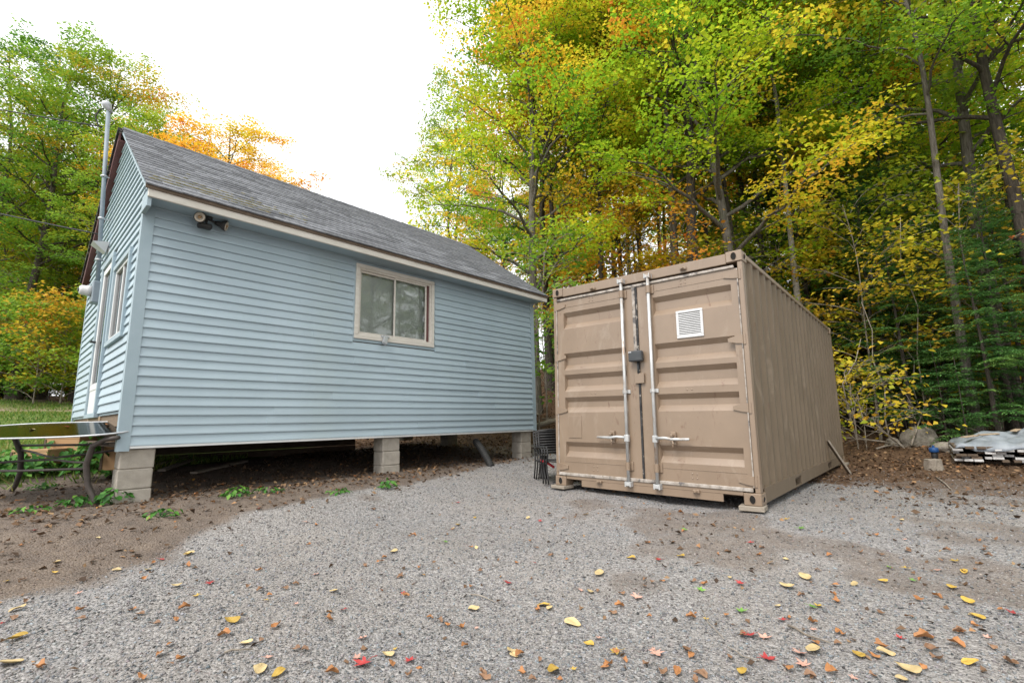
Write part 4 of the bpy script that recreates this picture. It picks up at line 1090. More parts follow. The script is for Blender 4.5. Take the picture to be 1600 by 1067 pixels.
# cut stump and capped pipe
sx_, sy_, sz_ = pix_ground(1468, 735)
st = MB(); prof = [(.13, -.05), (.125, .0), (.115, .08), (.112, .165), (.105, .172)]
st.lathe(prof, 18, Matrix.Translation((sx_, sy_ + .1, sz_)))
for i, (vx, vy, vz) in enumerate(st.v):
    k = .008 * math.sin(i * 2.4) + .006 * math.sin(i * 5.1); st.v[i] = (vx + k, vy - k, vz + .5 * k)
st.build('cut_stump', M['weathered_wood'], None); stump = bpy.data.objects['cut_stump']
tag(stump, 'grey cracked stump of wood in front of the blue capped pipe', 'stump')
cpx, cpy, cpz = pix_ground(1462, 722)
wp = empty('capped_pipe', (cpx, cpy, cpz - .06))
tag(wp, 'short black standpipe with a bright blue cap behind the stump', 'pipe')
MB().lathe([(.05, 0), (.05, .24), (.045, .245)], 14).build('standpipe', M['black_plastic'], wp, True)
MB().lathe([(.068, .24), (.072, .25), (.072, .31), (.06, .325), (.02, .33)], 14).build('cap', M['blue_cap'], wp, True)
MB().lathe([(.02, .33), (.02, .36), (.015, .365)], 6).build('cap_nut', M['blue_cap'], wp)
# boulders
def rock(px, py, w, h, seed, label):
    x, y, z = pix_ground(px, py); r = random.Random(seed)
    import bmesh
    bm = bmesh.new(); bmesh.ops.create_icosphere(bm, subdivisions=4, radius=1)
    ph = [r.uniform(0, 6) for _ in range(6)]
    for v in bm.verts:
        c = v.co
        k = 1 + .16 * math.sin(2.3 * c.x + ph[0]) * math.sin(2.1 * c.y + ph[1]) + .10 * math.sin(4.1 * c.z + 3 * c.x + ph[2]) + .045 * math.sin(9 * c.x + ph[3]) * math.sin(8 * c.y + 7 * c.z + ph[4]) + .02 * math.sin(19 * c.y + 15 * c.x)
        k = min(k, 1.06 + .03 * math.sin(6 * c.x + ph[5]))
        v.co = Vector((c.x * w * k, c.y * w * .8 * k, max(-.4, c.z) * h * k))
    me = bpy.data.meshes.new('boulder'); bm.to_mesh(me); bm.free()
    me.polygons.foreach_set('use_smooth', [True] * len(me.polygons))
    o = link('boulder', me, None, M['boulder'], loc=(x, y, z + .05), rot=(.1, -.25, r.uniform(0, 3)))
    tag(o, label, 'boulder', 'boulders at the wood edge')
rock(1437, 696, .36, .42, 1, 'grey brown boulder at the wood edge behind the capped pipe')
rock(1478, 706, .22, .16, 2, 'low flat stone half buried beside the tarp')
rock(1395, 697, .16, .14, 5, 'small stone among the brush beside the larger boulder')

# ---------------------------------------------------------------- leaves
def leaf_faces(C, Nrm, yaw, size, asp, fold, tint):
    """folded four-cornered leaves: centres C, normals Nrm"""
    n = len(C)
    Nrm = Nrm / np.linalg.norm(Nrm, axis=1, keepdims=True)
    ref = np.stack([np.cos(yaw), np.sin(yaw), np.zeros(n)], 1)
    T_ = ref - Nrm * (ref * Nrm).sum(1, keepdims=True); T_ /= np.linalg.norm(T_, axis=1, keepdims=True) + 1e-9
    B_ = np.cross(Nrm, T_)
    s = size[:, None]
    f = (fold * size)[:, None]
    v0 = C - T_ * s * .5; v2 = C + T_ * s * .5 - Nrm * f * .6
    v1 = C + B_ * s * asp * .5 + Nrm * f - T_ * s * .06; v3 = C - B_ * s * asp * .5 + Nrm * f - T_ * s * .06
    V = np.stack([v0, v1, v2, v3], 1).reshape(-1, 3)
    b0 = np.arange(n) * 4
    Fc = np.concatenate([np.stack([b0, b0 + 3, b0 + 2], 1), np.stack([b0, b0 + 2, b0 + 1], 1)], 0)
    return V, Fc, np.repeat(tint, 4)

# outlines of fallen leaves (metres, tip along +x)
def maple_outline():
    pts = [(-.05, 0)]
    lobes = [(-1.95, .62, .25), (-1.0, .85, .42), (0, 1.0, .45), (1.0, .85, .42), (1.95, .62, .25)]
    out = []
    for a, r, nr in lobes:
        out.append((a - .30, r * .62)); out.append((a - .16, r * .70)); out.append((a, r)); out.append((a + .16, r * .70)); out.append((a + .30, r * .62)); out.append((a + .5, nr * .85))
    out = out[:-1]
    return [(-.12, -.04)] + [(r * math.cos(t), r * math.sin(t)) for t, r in out] + [(-.12, .04)]
def oval_outline():
    o = []
    for k in range(18):
        t = 2 * PI * k / 18; w = .60 * math.sin(t) * (1 - .25 * math.cos(t)); o.append((math.cos(t), w))
    return o
def crumple_outline(r):
    o = []
    for k in range(16):
        t = 2 * PI * k / 16; q = r.uniform(.72, 1.12); o.append((q * math.cos(t), .74 * q * math.sin(t)))
    return o
def fallen_mesh(kind, seed):
    r = random.Random(seed); pts = maple_outline() if kind == 'maple' else oval_outline() if kind == 'oval' else crumple_outline(r)
    curl = {'maple': .35, 'oval': .42, 'crumple': .62}[kind]
    ax = r.uniform(0, PI) if kind != 'crumple' else PI / 2 + r.uniform(-.5, .5); c, s = math.cos(ax), math.sin(ax); p1, p2 = r.uniform(0, 6), r.uniform(0, 6)
    def z(x, y):
        q = x * c + y * s
        w = curl * ((1.0 if kind == 'crumple' else .55) * q * q + .14 * math.sin(4 * x + p1) + .16 * math.sin(5 * y + p2 + 2 * x))
        return w
    rings = [(.35, 1), (.7, 1), (1.0, 1)]
    V = [(0, 0, z(0, 0))]; F = []; n = len(pts)
    for k, (f, _) in enumerate(rings):
        for (x, y) in pts:
            X, Y = x * f, y * f
            if kind == 'crumple': X *= .85; Y *= .70
            V.append((X, Y, z(x * f, y * f)))
    for i in range(n):
        F.append((0, 1 + i, 1 + (i + 1) % n))
        for k in range(2): F.append((1 + k * n + i, 1 + (k + 1) * n + i, 1 + (k + 1) * n + (i + 1) % n, 1 + k * n + (i + 1) % n))
    mb = MB(); mb.add(V, F)
    mb.tube([(-.05, 0, z(0, 0)), (-.5, .03, z(-.3, 0) + .05), (-.85, .1, z(-.3, 0) + .02)], .018, 4)
    zs = min(v[2] for v in mb.v)
    mb.v = [(x * .05, y * .05, (w - zs) * .05) for x, y, w in mb.v]
    return mb.mesh('fallen_leaf')
FM = {}
for kind in ('maple', 'oval', 'crumple'):
    for k in range(4): FM[(kind, k)] = fallen_mesh(kind, 10 + k)
LK = {'yellow': ('fall_yellow', 'oval', 'bright yellow oval fallen leaf lying on the grey gravel'), 'cream': ('fall_cream', 'oval', 'pale cream yellow fallen leaf lying on the grey gravel'),
      'orange': ('fall_orange', 'crumple', 'curled orange brown fallen leaf lying on the grey gravel'), 'brown': ('fall_brown', 'crumple', 'crumpled dull brown fallen leaf lying on the ground'),
      'red': ('fall_red', 'maple', 'deep red lobed maple leaf fallen on the grey gravel'), 'pink': ('fall_pink', 'maple', 'faded pink maple leaf fallen on the grey gravel'), 'green': ('fall_green', 'maple', 'green lobed leaf fallen on the grey gravel'),
      'ymaple': ('fall_yellow', 'maple', 'yellow lobed maple leaf fallen on the grey gravel')}
leaf_count = 0
def area(x, y):
    s_, l_, g_, p_ = [float(v[0]) for v in masks(np.array([x]), np.array([y]))]
    if s_ > .5: return ' on the brown soil beside the cabin'
    if x > 2.6 and y > 3.2: return ' beside the long side of the container'
    if y > 3.6: return ' close before the container doors' if x > .3 else ' before the long cabin wall'
    if x > 1.2: return ' on the leafy side of the drive'
    if x > -.4: return ' on the open middle of the drive'
    return ' on the cabin side of the drive'
def drop_leaf(kind, x, y, z, size, yaw, tilt, label=None):
    global leaf_count
    mk, shape, lab = LK[kind]
    me0 = FM[(shape, RNG.randrange(4))]
    key = (me0.name, mk)
    if key not in FM:
        c = me0.copy(); c.materials.append(M[mk]); FM[key] = c
    o = link('fallen_leaf', FM[key]); o.location = (x, y, z); o.rotation_euler = (tilt[0], tilt[1], yaw); o.scale = (size, size, size)
    tag(o, label or (lab.split(' lying on the')[0].split(' fallen on the')[0] + area(x, y)), 'leaf', 'fallen leaves on the ground')
    leaf_count += 1
KEY = {'yellow': [(25, 1000, 1.25), (850, 949, 1.0), (865, 1051, 1.15), (1064, 871, .8), (1515, 944, 1.2), (1488, 921, 1.0), (1342, 1027, .9), (1160, 1053, .8), (1380, 910, .8), (1507, 895, .8), (715, 821, .9), (362, 975, 1.1), (1528, 967, .8), (1518, 1042, .9), (85, 898, .6), (294, 867, 1.0)],
       'cream': [(405, 1050, 1.2), (937, 898, 1.2), (895, 978, 1.2), (1232, 920, 1.35), (1260, 905, 1.2), (1336, 915, .9), (1272, 1019, 1.3), (1420, 1052, 1.3), (230, 893, .9), (296, 866, .9), (275, 918, 1.0), (740, 955, 1.0), (615, 864, .9), (27, 955, .9), (10, 1044, 1.2), (922, 927, .8), (606, 1026, .8), (1385, 1025, .9)],
       'orange': [(350, 995, 1.3), (288, 952, 1.1), (275, 972, .9), (430, 985, 1.2), (250, 1027, 1.1), (265, 1010, .8), (518, 1055, 1.2), (283, 1034, .9), (612, 1042, .9), (60, 1050, 1.3), (220, 1063, 1.0), (700, 980, 1.2), (722, 983, .9), (736, 921, .8), (968, 951, 1.2), (1080, 968, 1.1), (1134, 965, .9), (1270, 977, 1.2), (1310, 991, 1.0), (1378, 1013, 1.2), (1445, 1000, 1.5), (1495, 1010, 1.2), (1447, 997, 1.1), (1435, 940, 1.3), (1305, 917, .9), (1232, 1050, 1.0), (1300, 1055, 1.1), (964, 1024, 1.1), (812, 1028, .9), (816, 1058, 1.0), (634, 933, .9), (482, 853, .8), (225, 907, .9), (292, 886, 1.0), (655, 889, .9)],
       'brown': [(885, 850, 1.0), (1020, 913, .9), (1075, 1022, 1.2), (1095, 1058, 1.2), (1480, 863, 1.0), (1540, 858, 1.0), (1555, 845, 1.0), (1420, 862, 1.0), (1345, 865, 1.0), (1455, 1020, 1.3), (1500, 990, 1.1), (1580, 1042, 1.2), (1545, 870, 1.0), (125, 970, .9), (20, 970, .9), (240, 980, .9), (445, 922, .9), (570, 885, .8)],
       'red': [(570, 1040, 1.5), (1158, 915, 1.2), (1172, 995, 1.3), (1198, 1036, 1.3), (250, 876, .9), (327, 913, 1.0), (52, 831, 1.2), (793, 913, 1.0), (715, 787, .8), (845, 815, .8), (538, 957, .8), (640, 1038, 1.0), (1172, 851, .8), (1225, 972, .8), (834, 882, .7), (1585, 963, 1.0), (1031, 878, .8)],
       'pink': [(996, 936, 1.2), (1025, 1025, 1.3), (1250, 1023, 1.2), (566, 1001, .9), (492, 900, .8), (1258, 1045, 1.0), (1195, 1000, 1.0)],
       'green': [(1160, 959, 1.1), (1267, 951, .9), (1250, 828, 1.3), (1093, 924, 1.0), (1390, 890, .9), (1068, 829, .9), (695, 848, .9), (1428, 910, .8)],
       'ymaple': [(1280, 951, 1.0), (965, 1022, 1.2), (1230, 813, 1.1), (1415, 890, 1.0), (895, 1052, .5), (1494, 880, .9)]}
for kind, lst in KEY.items():
    for (px, py, s) in lst:
        x, y, z = pix_ground(px, py)
        drop_leaf(kind, x, y, z + .010, s * RNG.uniform(.9, 1.1) * {'yellow': .78, 'cream': .78, 'orange': .64, 'brown': .64}.get(kind, .85), RNG.uniform(0, 6.28), (RNG.uniform(-.22, .22), RNG.uniform(-.22, .22)))
# a few on the table top and the container stays clear
for (x, y, kind) in ((-.55, -.12, 'ymaple'), (.05, .12, 'red'), (.42, .2, 'orange'), (-.2, .0, 'cream')):
    P = TMt @ Vector((x, y, .012)); drop_leaf(kind, P.x, P.y, P.z, .8, RNG.uniform(0, 6), (tilt, 0), {'ymaple': 'yellow leaf lying on the glass table top', 'red': 'red leaf lying on the glass table top', 'orange': 'orange brown leaf lying on the glass table top', 'cream': 'pale leaf lying on the glass table top'}[kind])
# more scattered over the gravel (individuals up to three hundred, largest in view)
tries = 0
while leaf_count < 292 and tries < 4000:
    tries += 1
    px, py = RNG.uniform(0, 1600), 790 + 277 * RNG.random() ** .8
    if RNG.random() > .35 + .65 * (px / 1600): continue
    x, y, z = pix_ground(px, py)
    kind = RNG.choices(['orange', 'brown', 'cream', 'yellow', 'red', 'pink', 'ymaple'], [5, 8, 1.5, .8, .8, .7, .5])[0]
    drop_leaf(kind, x, y, z + .008, RNG.uniform(.35, .7), RNG.uniform(0, 6.28), (RNG.uniform(-.25, .25), RNG.uniform(-.25, .25)))
# the uncountable litter: small leaves on gravel and soil, thick on the wood floor
def litter(name, n, region, label, zoff=.012, smin=.03, smax=.085):
    X, Y = region(n)
    Z = g(X, Y) + NR.uniform(0, zoff, len(X)) + .006
    Nn = np.stack([NR.normal(0, .45, len(X)), NR.normal(0, .45, len(X)), np.ones(len(X))], 1)
    V, Fc, t = leaf_faces(np.stack([X, Y, Z], 1), Nn, NR.uniform(0, 6.28, len(X)), NR.uniform(smin, smax, len(X)), .7, NR.uniform(-.1, .3, len(X)), np.clip(NR.beta(2.2, 2.6, len(X)), 0, 1))
    tag(link(name, np_mesh(name, V, Fc, M['litter'], {'tint': t})), label, 'leaf litter', kind='stuff')
def reg_woods(n):
    th = NR.uniform(-1.0, 1.02, n); r = 6 + 24 * NR.uniform(0, 1, n) ** 1.5
    X, Y = r * np.sin(th), r * np.cos(th); s_, l_, g_, p_ = masks(X, Y)
    k = NR.uniform(0, 1, n) < np.clip(l_ * (.30 + .8 * sstep(9, 13, r)) - g_, 0, 1); return X[k], Y[k]
litter('leaf_litter', 90000, reg_woods, 'brown leaf litter covering the woodland floor', .025, .028, .085)
def reg_soil(n):
    X, Y = NR.uniform(-5.5, 1.8, n), NR.uniform(3.2, 11.5, n); s_, l_, g_, p_ = masks(X, Y)
    q = np.exp(-((X * .736 - Y * .677 + 6.25) / .9) ** 2)   # drifts along the long wall
    k = NR.uniform(0, 1, n) < np.clip(s_ * (.18 + .6 * q + .5 * sstep(8, 11, Y)) - g_, 0, 1); return X[k], Y[k]
litter('dry_leaves', 16000, reg_soil, 'dry brown leaves drifted on bare soil under the cabin', .02, .02, .07)
def reg_gravel(n):
    th = NR.uniform(-.9, .95, n); r = 1.6 + 8 * NR.uniform(0, 1, n) ** .8
    X, Y = r * np.sin(th), r * np.cos(th); k = NR.uniform(0, 1, n) < .25 + .75 * sstep(0, 4, X); return X[k], Y[k]
litter('leaf_scraps', 2600, reg_gravel, 'scattered small brown leaf scraps across the gravel', .006, .012, .045)
# twigs on the gravel
for (x0, y0_, x1, y1_, w, lab) in ((1232, 983, 1298, 1010, .006, 'dark twig lying on the gravel beside curled leaves'), (1097, 958, 1132, 1003, .003, 'thin pale grass stalk lying bent on the gravel'),
                                   (1138, 1018, 1190, 1040, .003, 'thin twig lying near a red leaf on the gravel'), (350, 1027, 395, 1020, .005, 'short twig on the gravel near the cabin drive'),
                                   (1463, 747, 1488, 768, .014, 'pale stick lying in leaves in front of the stump'), (735, 932, 775, 945, .004, 'thin dead twig among orange leaves on the gravel')):
    a = Vector(pix_ground(x0, y0_)); b_ = Vector(pix_ground(x1, y1_)); mid = a.lerp(b_, .5) + Vector((RNG.uniform(-.02, .02), RNG.uniform(-.02, .02), 0))
    for q in (a, b_, mid): q.z = gs(q.x, q.y) + .012
    tag(MB().tube([a, a.lerp(mid, .5) + Vector((.004, .006, .003)), mid, b_], [w, w * .9, w * .8, w * .5], 6).build('twig', M['dead_twig'], None, True), lab, 'twig', 'twigs on the ground')

# weeds
def weed_mesh(seed, n, spread, h, ls):
    r = np.random.default_rng(seed)
    a = r.uniform(0, 6.28, n); rad = spread * np.sqrt(r.uniform(0, 1, n)); z = h * (.25 + .75 * r.uniform(0, 1, n)) * (1 - .5 * rad / spread)
    C = np.stack([rad * np.cos(a), rad * np.sin(a), z], 1)
    Nn = np.stack([.6 * np.cos(a) + r.normal(0, .3, n), .6 * np.sin(a) + r.normal(0, .3, n), np.ones(n)], 1)
    V, Fc, t = leaf_faces(C, Nn, a, r.uniform(.6, 1.2, n) * ls, .62, r.uniform(.05, .2, n), np.clip(r.normal(.5, .22, n), 0, 1))
    return np_mesh('foliage', V, Fc, M['weed_leaf'], {'tint': t}), C
def weed(x, y, seed, n, spread, h, ls, label, cat='weed'):
    z = gs(x, y); e = empty('weed_plant', (x, y, z)); tag(e, label, cat, 'green weeds by the cabin')
    me, C = weed_mesh(seed, n, spread, h, ls); link('foliage', me, e)
    mb = MB()
    for i in range(0, min(n, 40), 3): mb.tube([(C[i, 0] * .15, C[i, 1] * .15, 0), (C[i, 0] * .6, C[i, 1] * .6, C[i, 2] * .7), tuple(C[i])], .003, 4)
    mb.build('stem', M['weed_leaf'], e)
for i, (px, py, n, sp_, h, ls, lab) in enumerate((
        (178, 788, 46, .11, .14, .075, 'bright green weed growing at the foot of the corner pier'), (122, 790, 34, .13, .09, .06, 'low green weed sprouting on the soil in front of the table leg'),
        (138, 752, 90, .20, .52, .11, 'tall broad leaved weed growing up beside the right table leg'), (163, 735, 70, .20, .45, .10, 'leafy weed between the table leg and the corner pier'),
        (85, 735, 130, .42, .34, .11, 'bushy green weed patch under the middle of the table'), (45, 742, 130, .42, .32, .11, 'dense low green weeds under the table stretcher'), (10, 750, 120, .40, .30, .11, 'dark green weeds beside the outer table leg'),
        (185, 745, 40, .15, .20, .08, 'small weed tucked behind the corner pier'), (68, 765, 26, .12, .06, .05, 'tiny green sprout on bare soil before the table'), (50, 800, 20, .12, .05, .05, 'thin pale sprout on the bare brown soil'),
        (250, 808, 20, .12, .05, .05, 'small green tuft on soil between pier and gravel'), (370, 776, 34, .12, .09, .06, 'green weed on the soil before the shaded planks'), (420, 770, 18, .12, .06, .05, 'small tuft on the soil edge near the dry leaves'),
        (605, 763, 22, .09, .10, .07, 'bright green weed in front of the middle pier'), (530, 772, 16, .1, .05, .05, 'tiny green sprout in the leaves before the middle pier'), (1345, 655, 70, .3, .25, .12, 'green leafy weed at the wood edge behind the container'))):
    x, y, _ = pix_ground(px, py); weed(x, y, 40 + i, int(n * 1.5), sp_ * 1.35, h * 1.35, ls * 1.1, lab)
# lawn
def reg_lawn(n):
    X = -5.2 - 22 * NR.uniform(0, 1, n) ** 1.3; Y = NR.uniform(5.5, 26, n); s_, l_, g_, p_ = masks(X, Y)
    k = (NR.uniform(0, 1, n) < g_) & (X / Y > -1.35); return X[k], Y[k]
X, Y = reg_lawn(90000); n = len(X)
Z = g(X, Y); a = NR.uniform(0, 6.28, n); h = NR.uniform(.04, .11, n); w = .006 + .0008 * Y
lean = NR.normal(0, .035, (n, 2))
V = np.stack([np.stack([X - w * np.cos(a), Y - w * np.sin(a), Z], 1), np.stack([X + w * np.cos(a), Y + w * np.sin(a), Z], 1), np.stack([X + lean[:, 0], Y + lean[:, 1], Z + h], 1)], 1).reshape(-1, 3)
lawn = link('lawn_grass', np_mesh('lawn_grass', V, np.arange(3 * n).reshape(-1, 3), M['grass'], {'tint': np.repeat(np.clip(NR.normal(.5, .22, n) + .25 * wob(X, Y), 0, 1), 3)}))
tag(lawn, 'short green lawn grass on the rise beside the cabin', 'grass', kind='stuff')

# ---------------------------------------------------------------- trees
def sweep_np(acc, pts, rad, n):
    """append a tapered tube to acc = [verts, faces]"""
    P = np.asarray(pts, float); m = len(P); R_ = np.asarray(rad, float)
    d = np.gradient(P, axis=0); d /= np.linalg.norm(d, axis=1, keepdims=True) + 1e-9
    ref = np.array([1., 0, 0]) if abs(d[0][0]) < .8 else np.array([0, 1., 0])
    a = np.cross(d, ref); a /= np.linalg.norm(a, axis=1, keepdims=True) + 1e-9
    b_ = np.cross(d, a)
    t = np.arange(n) * 2 * PI / n
    V = P[:, None, :] + R_[:, None, None] * (a[:, None, :] * np.cos(t)[None, :, None] + b_[:, None, :] * np.sin(t)[None, :, None])
    base = acc[2]; acc[0].append(V.reshape(-1, 3)); acc[2] += m * n
    k = np.arange(n); i = np.arange(m - 1)[:, None] * n
    F_ = np.stack([i + k, i + (k + 1) % n, i + n + (k + 1) % n, i + n + k], -1).reshape(-1, 4) + base
    acc[1].append(F_)
def bez(p0, p1, p2, m):
    t = np.linspace(0, 1, m)[:, None]; return (1 - t) ** 2 * p0 + 2 * t * (1 - t) * p1 + t * t * p2

def maple(seed, H, r0, cb, spread, limbs, leaves, leafsize=.105, lean=(0, 0), twig_sides=4):
    r = np.random.default_rng(seed); acc = [[], [], 0]
    m = 14; zt = np.linspace(0, H, m)
    ph = r.uniform(0, 6, 4)
    px = .018 * H * np.sin(zt / H * 4 + ph[0]) * zt / H + .01 * H * np.sin(zt / H * 9 + ph[1]) * zt / H + lean[0] * zt
    py = .018 * H * np.sin(zt / H * 4 + ph[2]) * zt / H + .01 * H * np.sin(zt / H * 8 + ph[3]) * zt / H + lean[1] * zt
    tp = np.stack([px, py, zt - .25 * (zt == 0)], 1)
    tr = r0 * (1 - .88 * (zt / H) ** .9); tr[0] *= 1.45; tr = np.maximum(tr, .012)
    sweep_np(acc, tp, tr, 12)
    sprays = []
    ga = r.uniform(0, 6)
    for i in range(limbs):
        f = (i + r.uniform(0, .8)) / limbs
        z = cb + (H * .97 - cb) * f
        ga += 2.4 + r.normal(0, .35)
        o = np.array([np.interp(z, zt, px), np.interp(z, zt, py), z]); rt = np.interp(z, zt, tr)
        L = spread * (1 - f) ** .55 * r.uniform(.6, 1.1) + .7
        if f < .12: L *= r.uniform(.5, .9)
        up = r.uniform(.25, .6) + .7 * f
        dirv = np.array([math.cos(ga), math.sin(ga), 0])
        e = o + dirv * L + np.array([0, 0, L * up * .75]); mid = o + dirv * L * .45 + np.array([0, 0, L * up * .62 + .25]) + r.normal(0, .12, 3)
        lp = bez(o, mid, e, 9); lp[1:-1] += r.normal(0, .045, (7, 3)) * L / 4
        rl = np.linspace(min(rt * .55, .085), .009, 9)
        sweep_np(acc, lp, rl, 6)
        ns = int(4 + L * 1.5)
        for j in range(ns):
            t = .28 + .72 * (j + r.uniform(0, .7)) / ns; t = min(t, .99)
            q = lp[int(t * 8)] * (1 - (t * 8) % 1) + lp[min(8, int(t * 8) + 1)] * ((t * 8) % 1)
            aa = ga + r.choice([-1, 1]) * r.uniform(.4, 1.35); l2 = L * r.uniform(.18, .42) * (1.15 - t * .5) + .35
            e2 = q + np.array([math.cos(aa) * l2, math.sin(aa) * l2, l2 * r.uniform(.0, .55)])
            sp_ = bez(q, (q + e2) / 2 + np.array([0, 0, .10 * l2]) + r.normal(0, .05, 3), e2, 5)
            sweep_np(acc, sp_, np.linspace(max(.006, rl[int(t * 8)] * .5), .004, 5), twig_sides)
            for s_ in (.45, .75, 1.0):
                if r.uniform() < .85: sprays.append((sp_[int(s_ * 4)] + r.normal(0, .10, 3), r.uniform(.30, .62), f, L))
        sprays.append((e, .5, f, L))
    S = np.array([s[0] for s in sprays]); Rr = np.array([s[1] for s in sprays]); Fh = np.array([s[2] for s in sprays]); ns = len(S)
    per = np.maximum(3, (leaves / ns * (Rr / Rr.mean()) ** 1.6 * r.uniform(.5, 1.5, ns)).astype(int))
    idx = np.repeat(np.arange(ns), per); n = len(idx)
    a = r.uniform(0, 6.28, n); rad = np.sqrt(r.uniform(0, 1, n)) * Rr[idx]
    tiltd = r.normal(0, .22, (ns, 2))[idx]
    dx, dy = rad * np.cos(a), rad * np.sin(a)
    C = S[idx] + np.stack([dx, dy, tiltd[:, 0] * dx + tiltd[:, 1] * dy - .45 * rad ** 2 + r.normal(0, .06, n)], 1)
    Nn = np.stack([tiltd[:, 0] * -1 + .5 * np.cos(a) * rad + r.normal(0, .42, n), tiltd[:, 1] * -1 + .5 * np.sin(a) * rad + r.normal(0, .42, n), np.ones(n) * .9], 1)
    lowf = .5 * np.sin(S[:, 0] * .9 + ph[0]) * np.sin(S[:, 2] * .8 + ph[1]) + .5 * np.sin(S[:, 1] * 1.0 + ph[2] + S[:, 2] * .5)
    tint = (.50 + .24 * lowf + r.normal(0, .08, ns))[idx] + r.normal(0, .05, n)
    V, Fc, t = leaf_faces(C, Nn, a + r.normal(0, .6, n), leafsize * r.uniform(.5, 1.35, n), .82, r.uniform(.02, .22, n), np.clip(tint, 0, 1))
    crown = np_mesh('crown', V, Fc, M['leaf_mixed'], {'tint': t})
    trunk = np_mesh('trunk', np.concatenate(acc[0]), np.concatenate(acc[1]), M['bark_grey'], smooth=True)
    return trunk, crown

def conifer(seed, H, r0, zb, spread, leaves_scale=1.0):
    r = np.random.default_rng(seed); acc = [[], [], 0]
    zt = np.linspace(0, H, 10); lx_ = .01 * H * np.sin(zt / H * 5 + seed) * zt / H
    tp = np.stack([lx_, .5 * lx_, zt - .2 * (zt == 0)], 1); tr = np.maximum(r0 * (1 - .95 * zt / H), .008); tr[0] *= 1.3
    sweep_np(acc, tp, tr, 10)
    Cs, Ds, Ts = [], [], []
    z = zb; ga = r.uniform(0, 6)
    while z < H - .15:
        f = (z - zb) / (H - zb)
        for k in range(r.integers(3, 6)):
            ga += 1.35 + r.normal(0, .3)
            L = (spread * (1 - f) ** .8 * r.uniform(.55, 1.1) + .2)
            if f < .15: L *= r.uniform(.6, 1.05)
            dv = np.array([math.cos(ga), math.sin(ga), 0]); o = np.array([np.interp(z, zt, lx_), .5 * np.interp(z, zt, lx_), z + r.uniform(-.1, .1)])
            dr_ = r.uniform(.0, .28) - .25 * f
            lp = bez(o, o + dv * L * .55 + np.array([0, 0, .12 * L]), o + dv * L + np.array([0, 0, -dr_ * L]), 8)
            sweep_np(acc, lp, np.linspace(max(.006, .018 * L / 2), .003, 8), 4)
            side = np.array([-dv[1], dv[0], 0])
            nl = int(L / .085)
            tone = r.normal(.45, .14)
            for j in range(nl):
                t = .12 + .88 * j / max(1, nl); q = lp[min(7, int(t * 7))] + (lp[min(7, int(t * 7) + 1)] - lp[min(7, int(t * 7))]) * ((t * 7) % 1)
                for s in (-1, 1):
                    l2 = L * (.36 * (1 - t) + .09) * r.uniform(.6, 1.15)
                    dd = side * s * .85 + dv * .55; dd /= np.linalg.norm(dd)
                    mseg = max(2, int(l2 / .055 * leaves_scale))
                    u = (np.arange(mseg) + .5) / mseg
                    c = q + dd * (l2 * u)[:, None] + np.array([0, 0, -1]) * (.28 * l2 * u * u)[:, None] + r.normal(0, .014, (mseg, 3))
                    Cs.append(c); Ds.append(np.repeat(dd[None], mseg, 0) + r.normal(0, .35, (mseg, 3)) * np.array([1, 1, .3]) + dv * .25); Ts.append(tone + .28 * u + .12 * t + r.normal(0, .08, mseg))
        z += r.uniform(.16, .30) * (1 + .4 * (1 - f))
    C = np.concatenate(Cs); D = np.concatenate(Ds); T_ = np.clip(np.concatenate(Ts), 0, 1); n = len(C)
    yaw = np.arctan2(D[:, 1], D[:, 0])
    Nn = np.stack([r.normal(0, .3, n), r.normal(0, .3, n), np.ones(n)], 1)
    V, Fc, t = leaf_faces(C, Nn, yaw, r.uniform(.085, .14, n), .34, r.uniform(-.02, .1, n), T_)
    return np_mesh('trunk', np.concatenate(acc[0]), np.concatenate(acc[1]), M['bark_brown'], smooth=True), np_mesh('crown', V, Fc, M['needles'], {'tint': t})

def put_tree(name, meshes, x, y, h_scale, yaw, label, cat, group, bark=None, leaf=None, scale_xy=None, zoff=0.0, lean=(0, 0)):
    z = gs(x, y) + zoff
    e = empty(name, (x, y, z)); e.rotation_euler = (lean[0], lean[1], yaw)
    s = scale_xy or h_scale; e.scale = (s, s, h_scale)
    tag(e, label, cat, group)
    for nm, me, mt_ in (('trunk', meshes[0], bark), ('crown', meshes[1], leaf)):
        o = link(nm, me, e)
        if mt_ is not None:
            o.material_slots[0].link = 'OBJECT'; o.material_slots[0].material = mt_
    return e
MP = [maple(101, 17.5, .17, 3.6, 4.0, 34, 28000), maple(102, 20, .18, 7.8, 4.4, 32, 27000), maple(103, 16, .15, 2.8, 3.6, 34, 25000), maple(104, 19.5, .20, 6.6, 4.8, 30, 27000), maple(105, 18, .11, 8.2, 2.8, 24, 14000)]
SAP = [maple(201, 4.6, .022, .9, 1.3, 13, 1500, .12, twig_sides=3), maple(202, 3.2, .018, .5, 1.1, 11, 1100, .12, twig_sides=3), maple(203, 6.5, .035, 1.8, 1.7, 16, 2600, .115, twig_sides=3), maple(204, 1.5, .010, .15, .6, 9, 420, .12, twig_sides=3)]
SAP.append(maple(205, 3.4, .03, .15, 1.7, 24, 5200, .13, twig_sides=3))
CF = [conifer(301, 11, .11, 1.3, 2.3), conifer(302, 8, .08, .9, 2.0), conifer(303, 13, .13, 3.0, 2.4, .9), conifer(304, 3.2, .03, .25, 1.0)]
WOODS = 'maples in the woods behind the container'
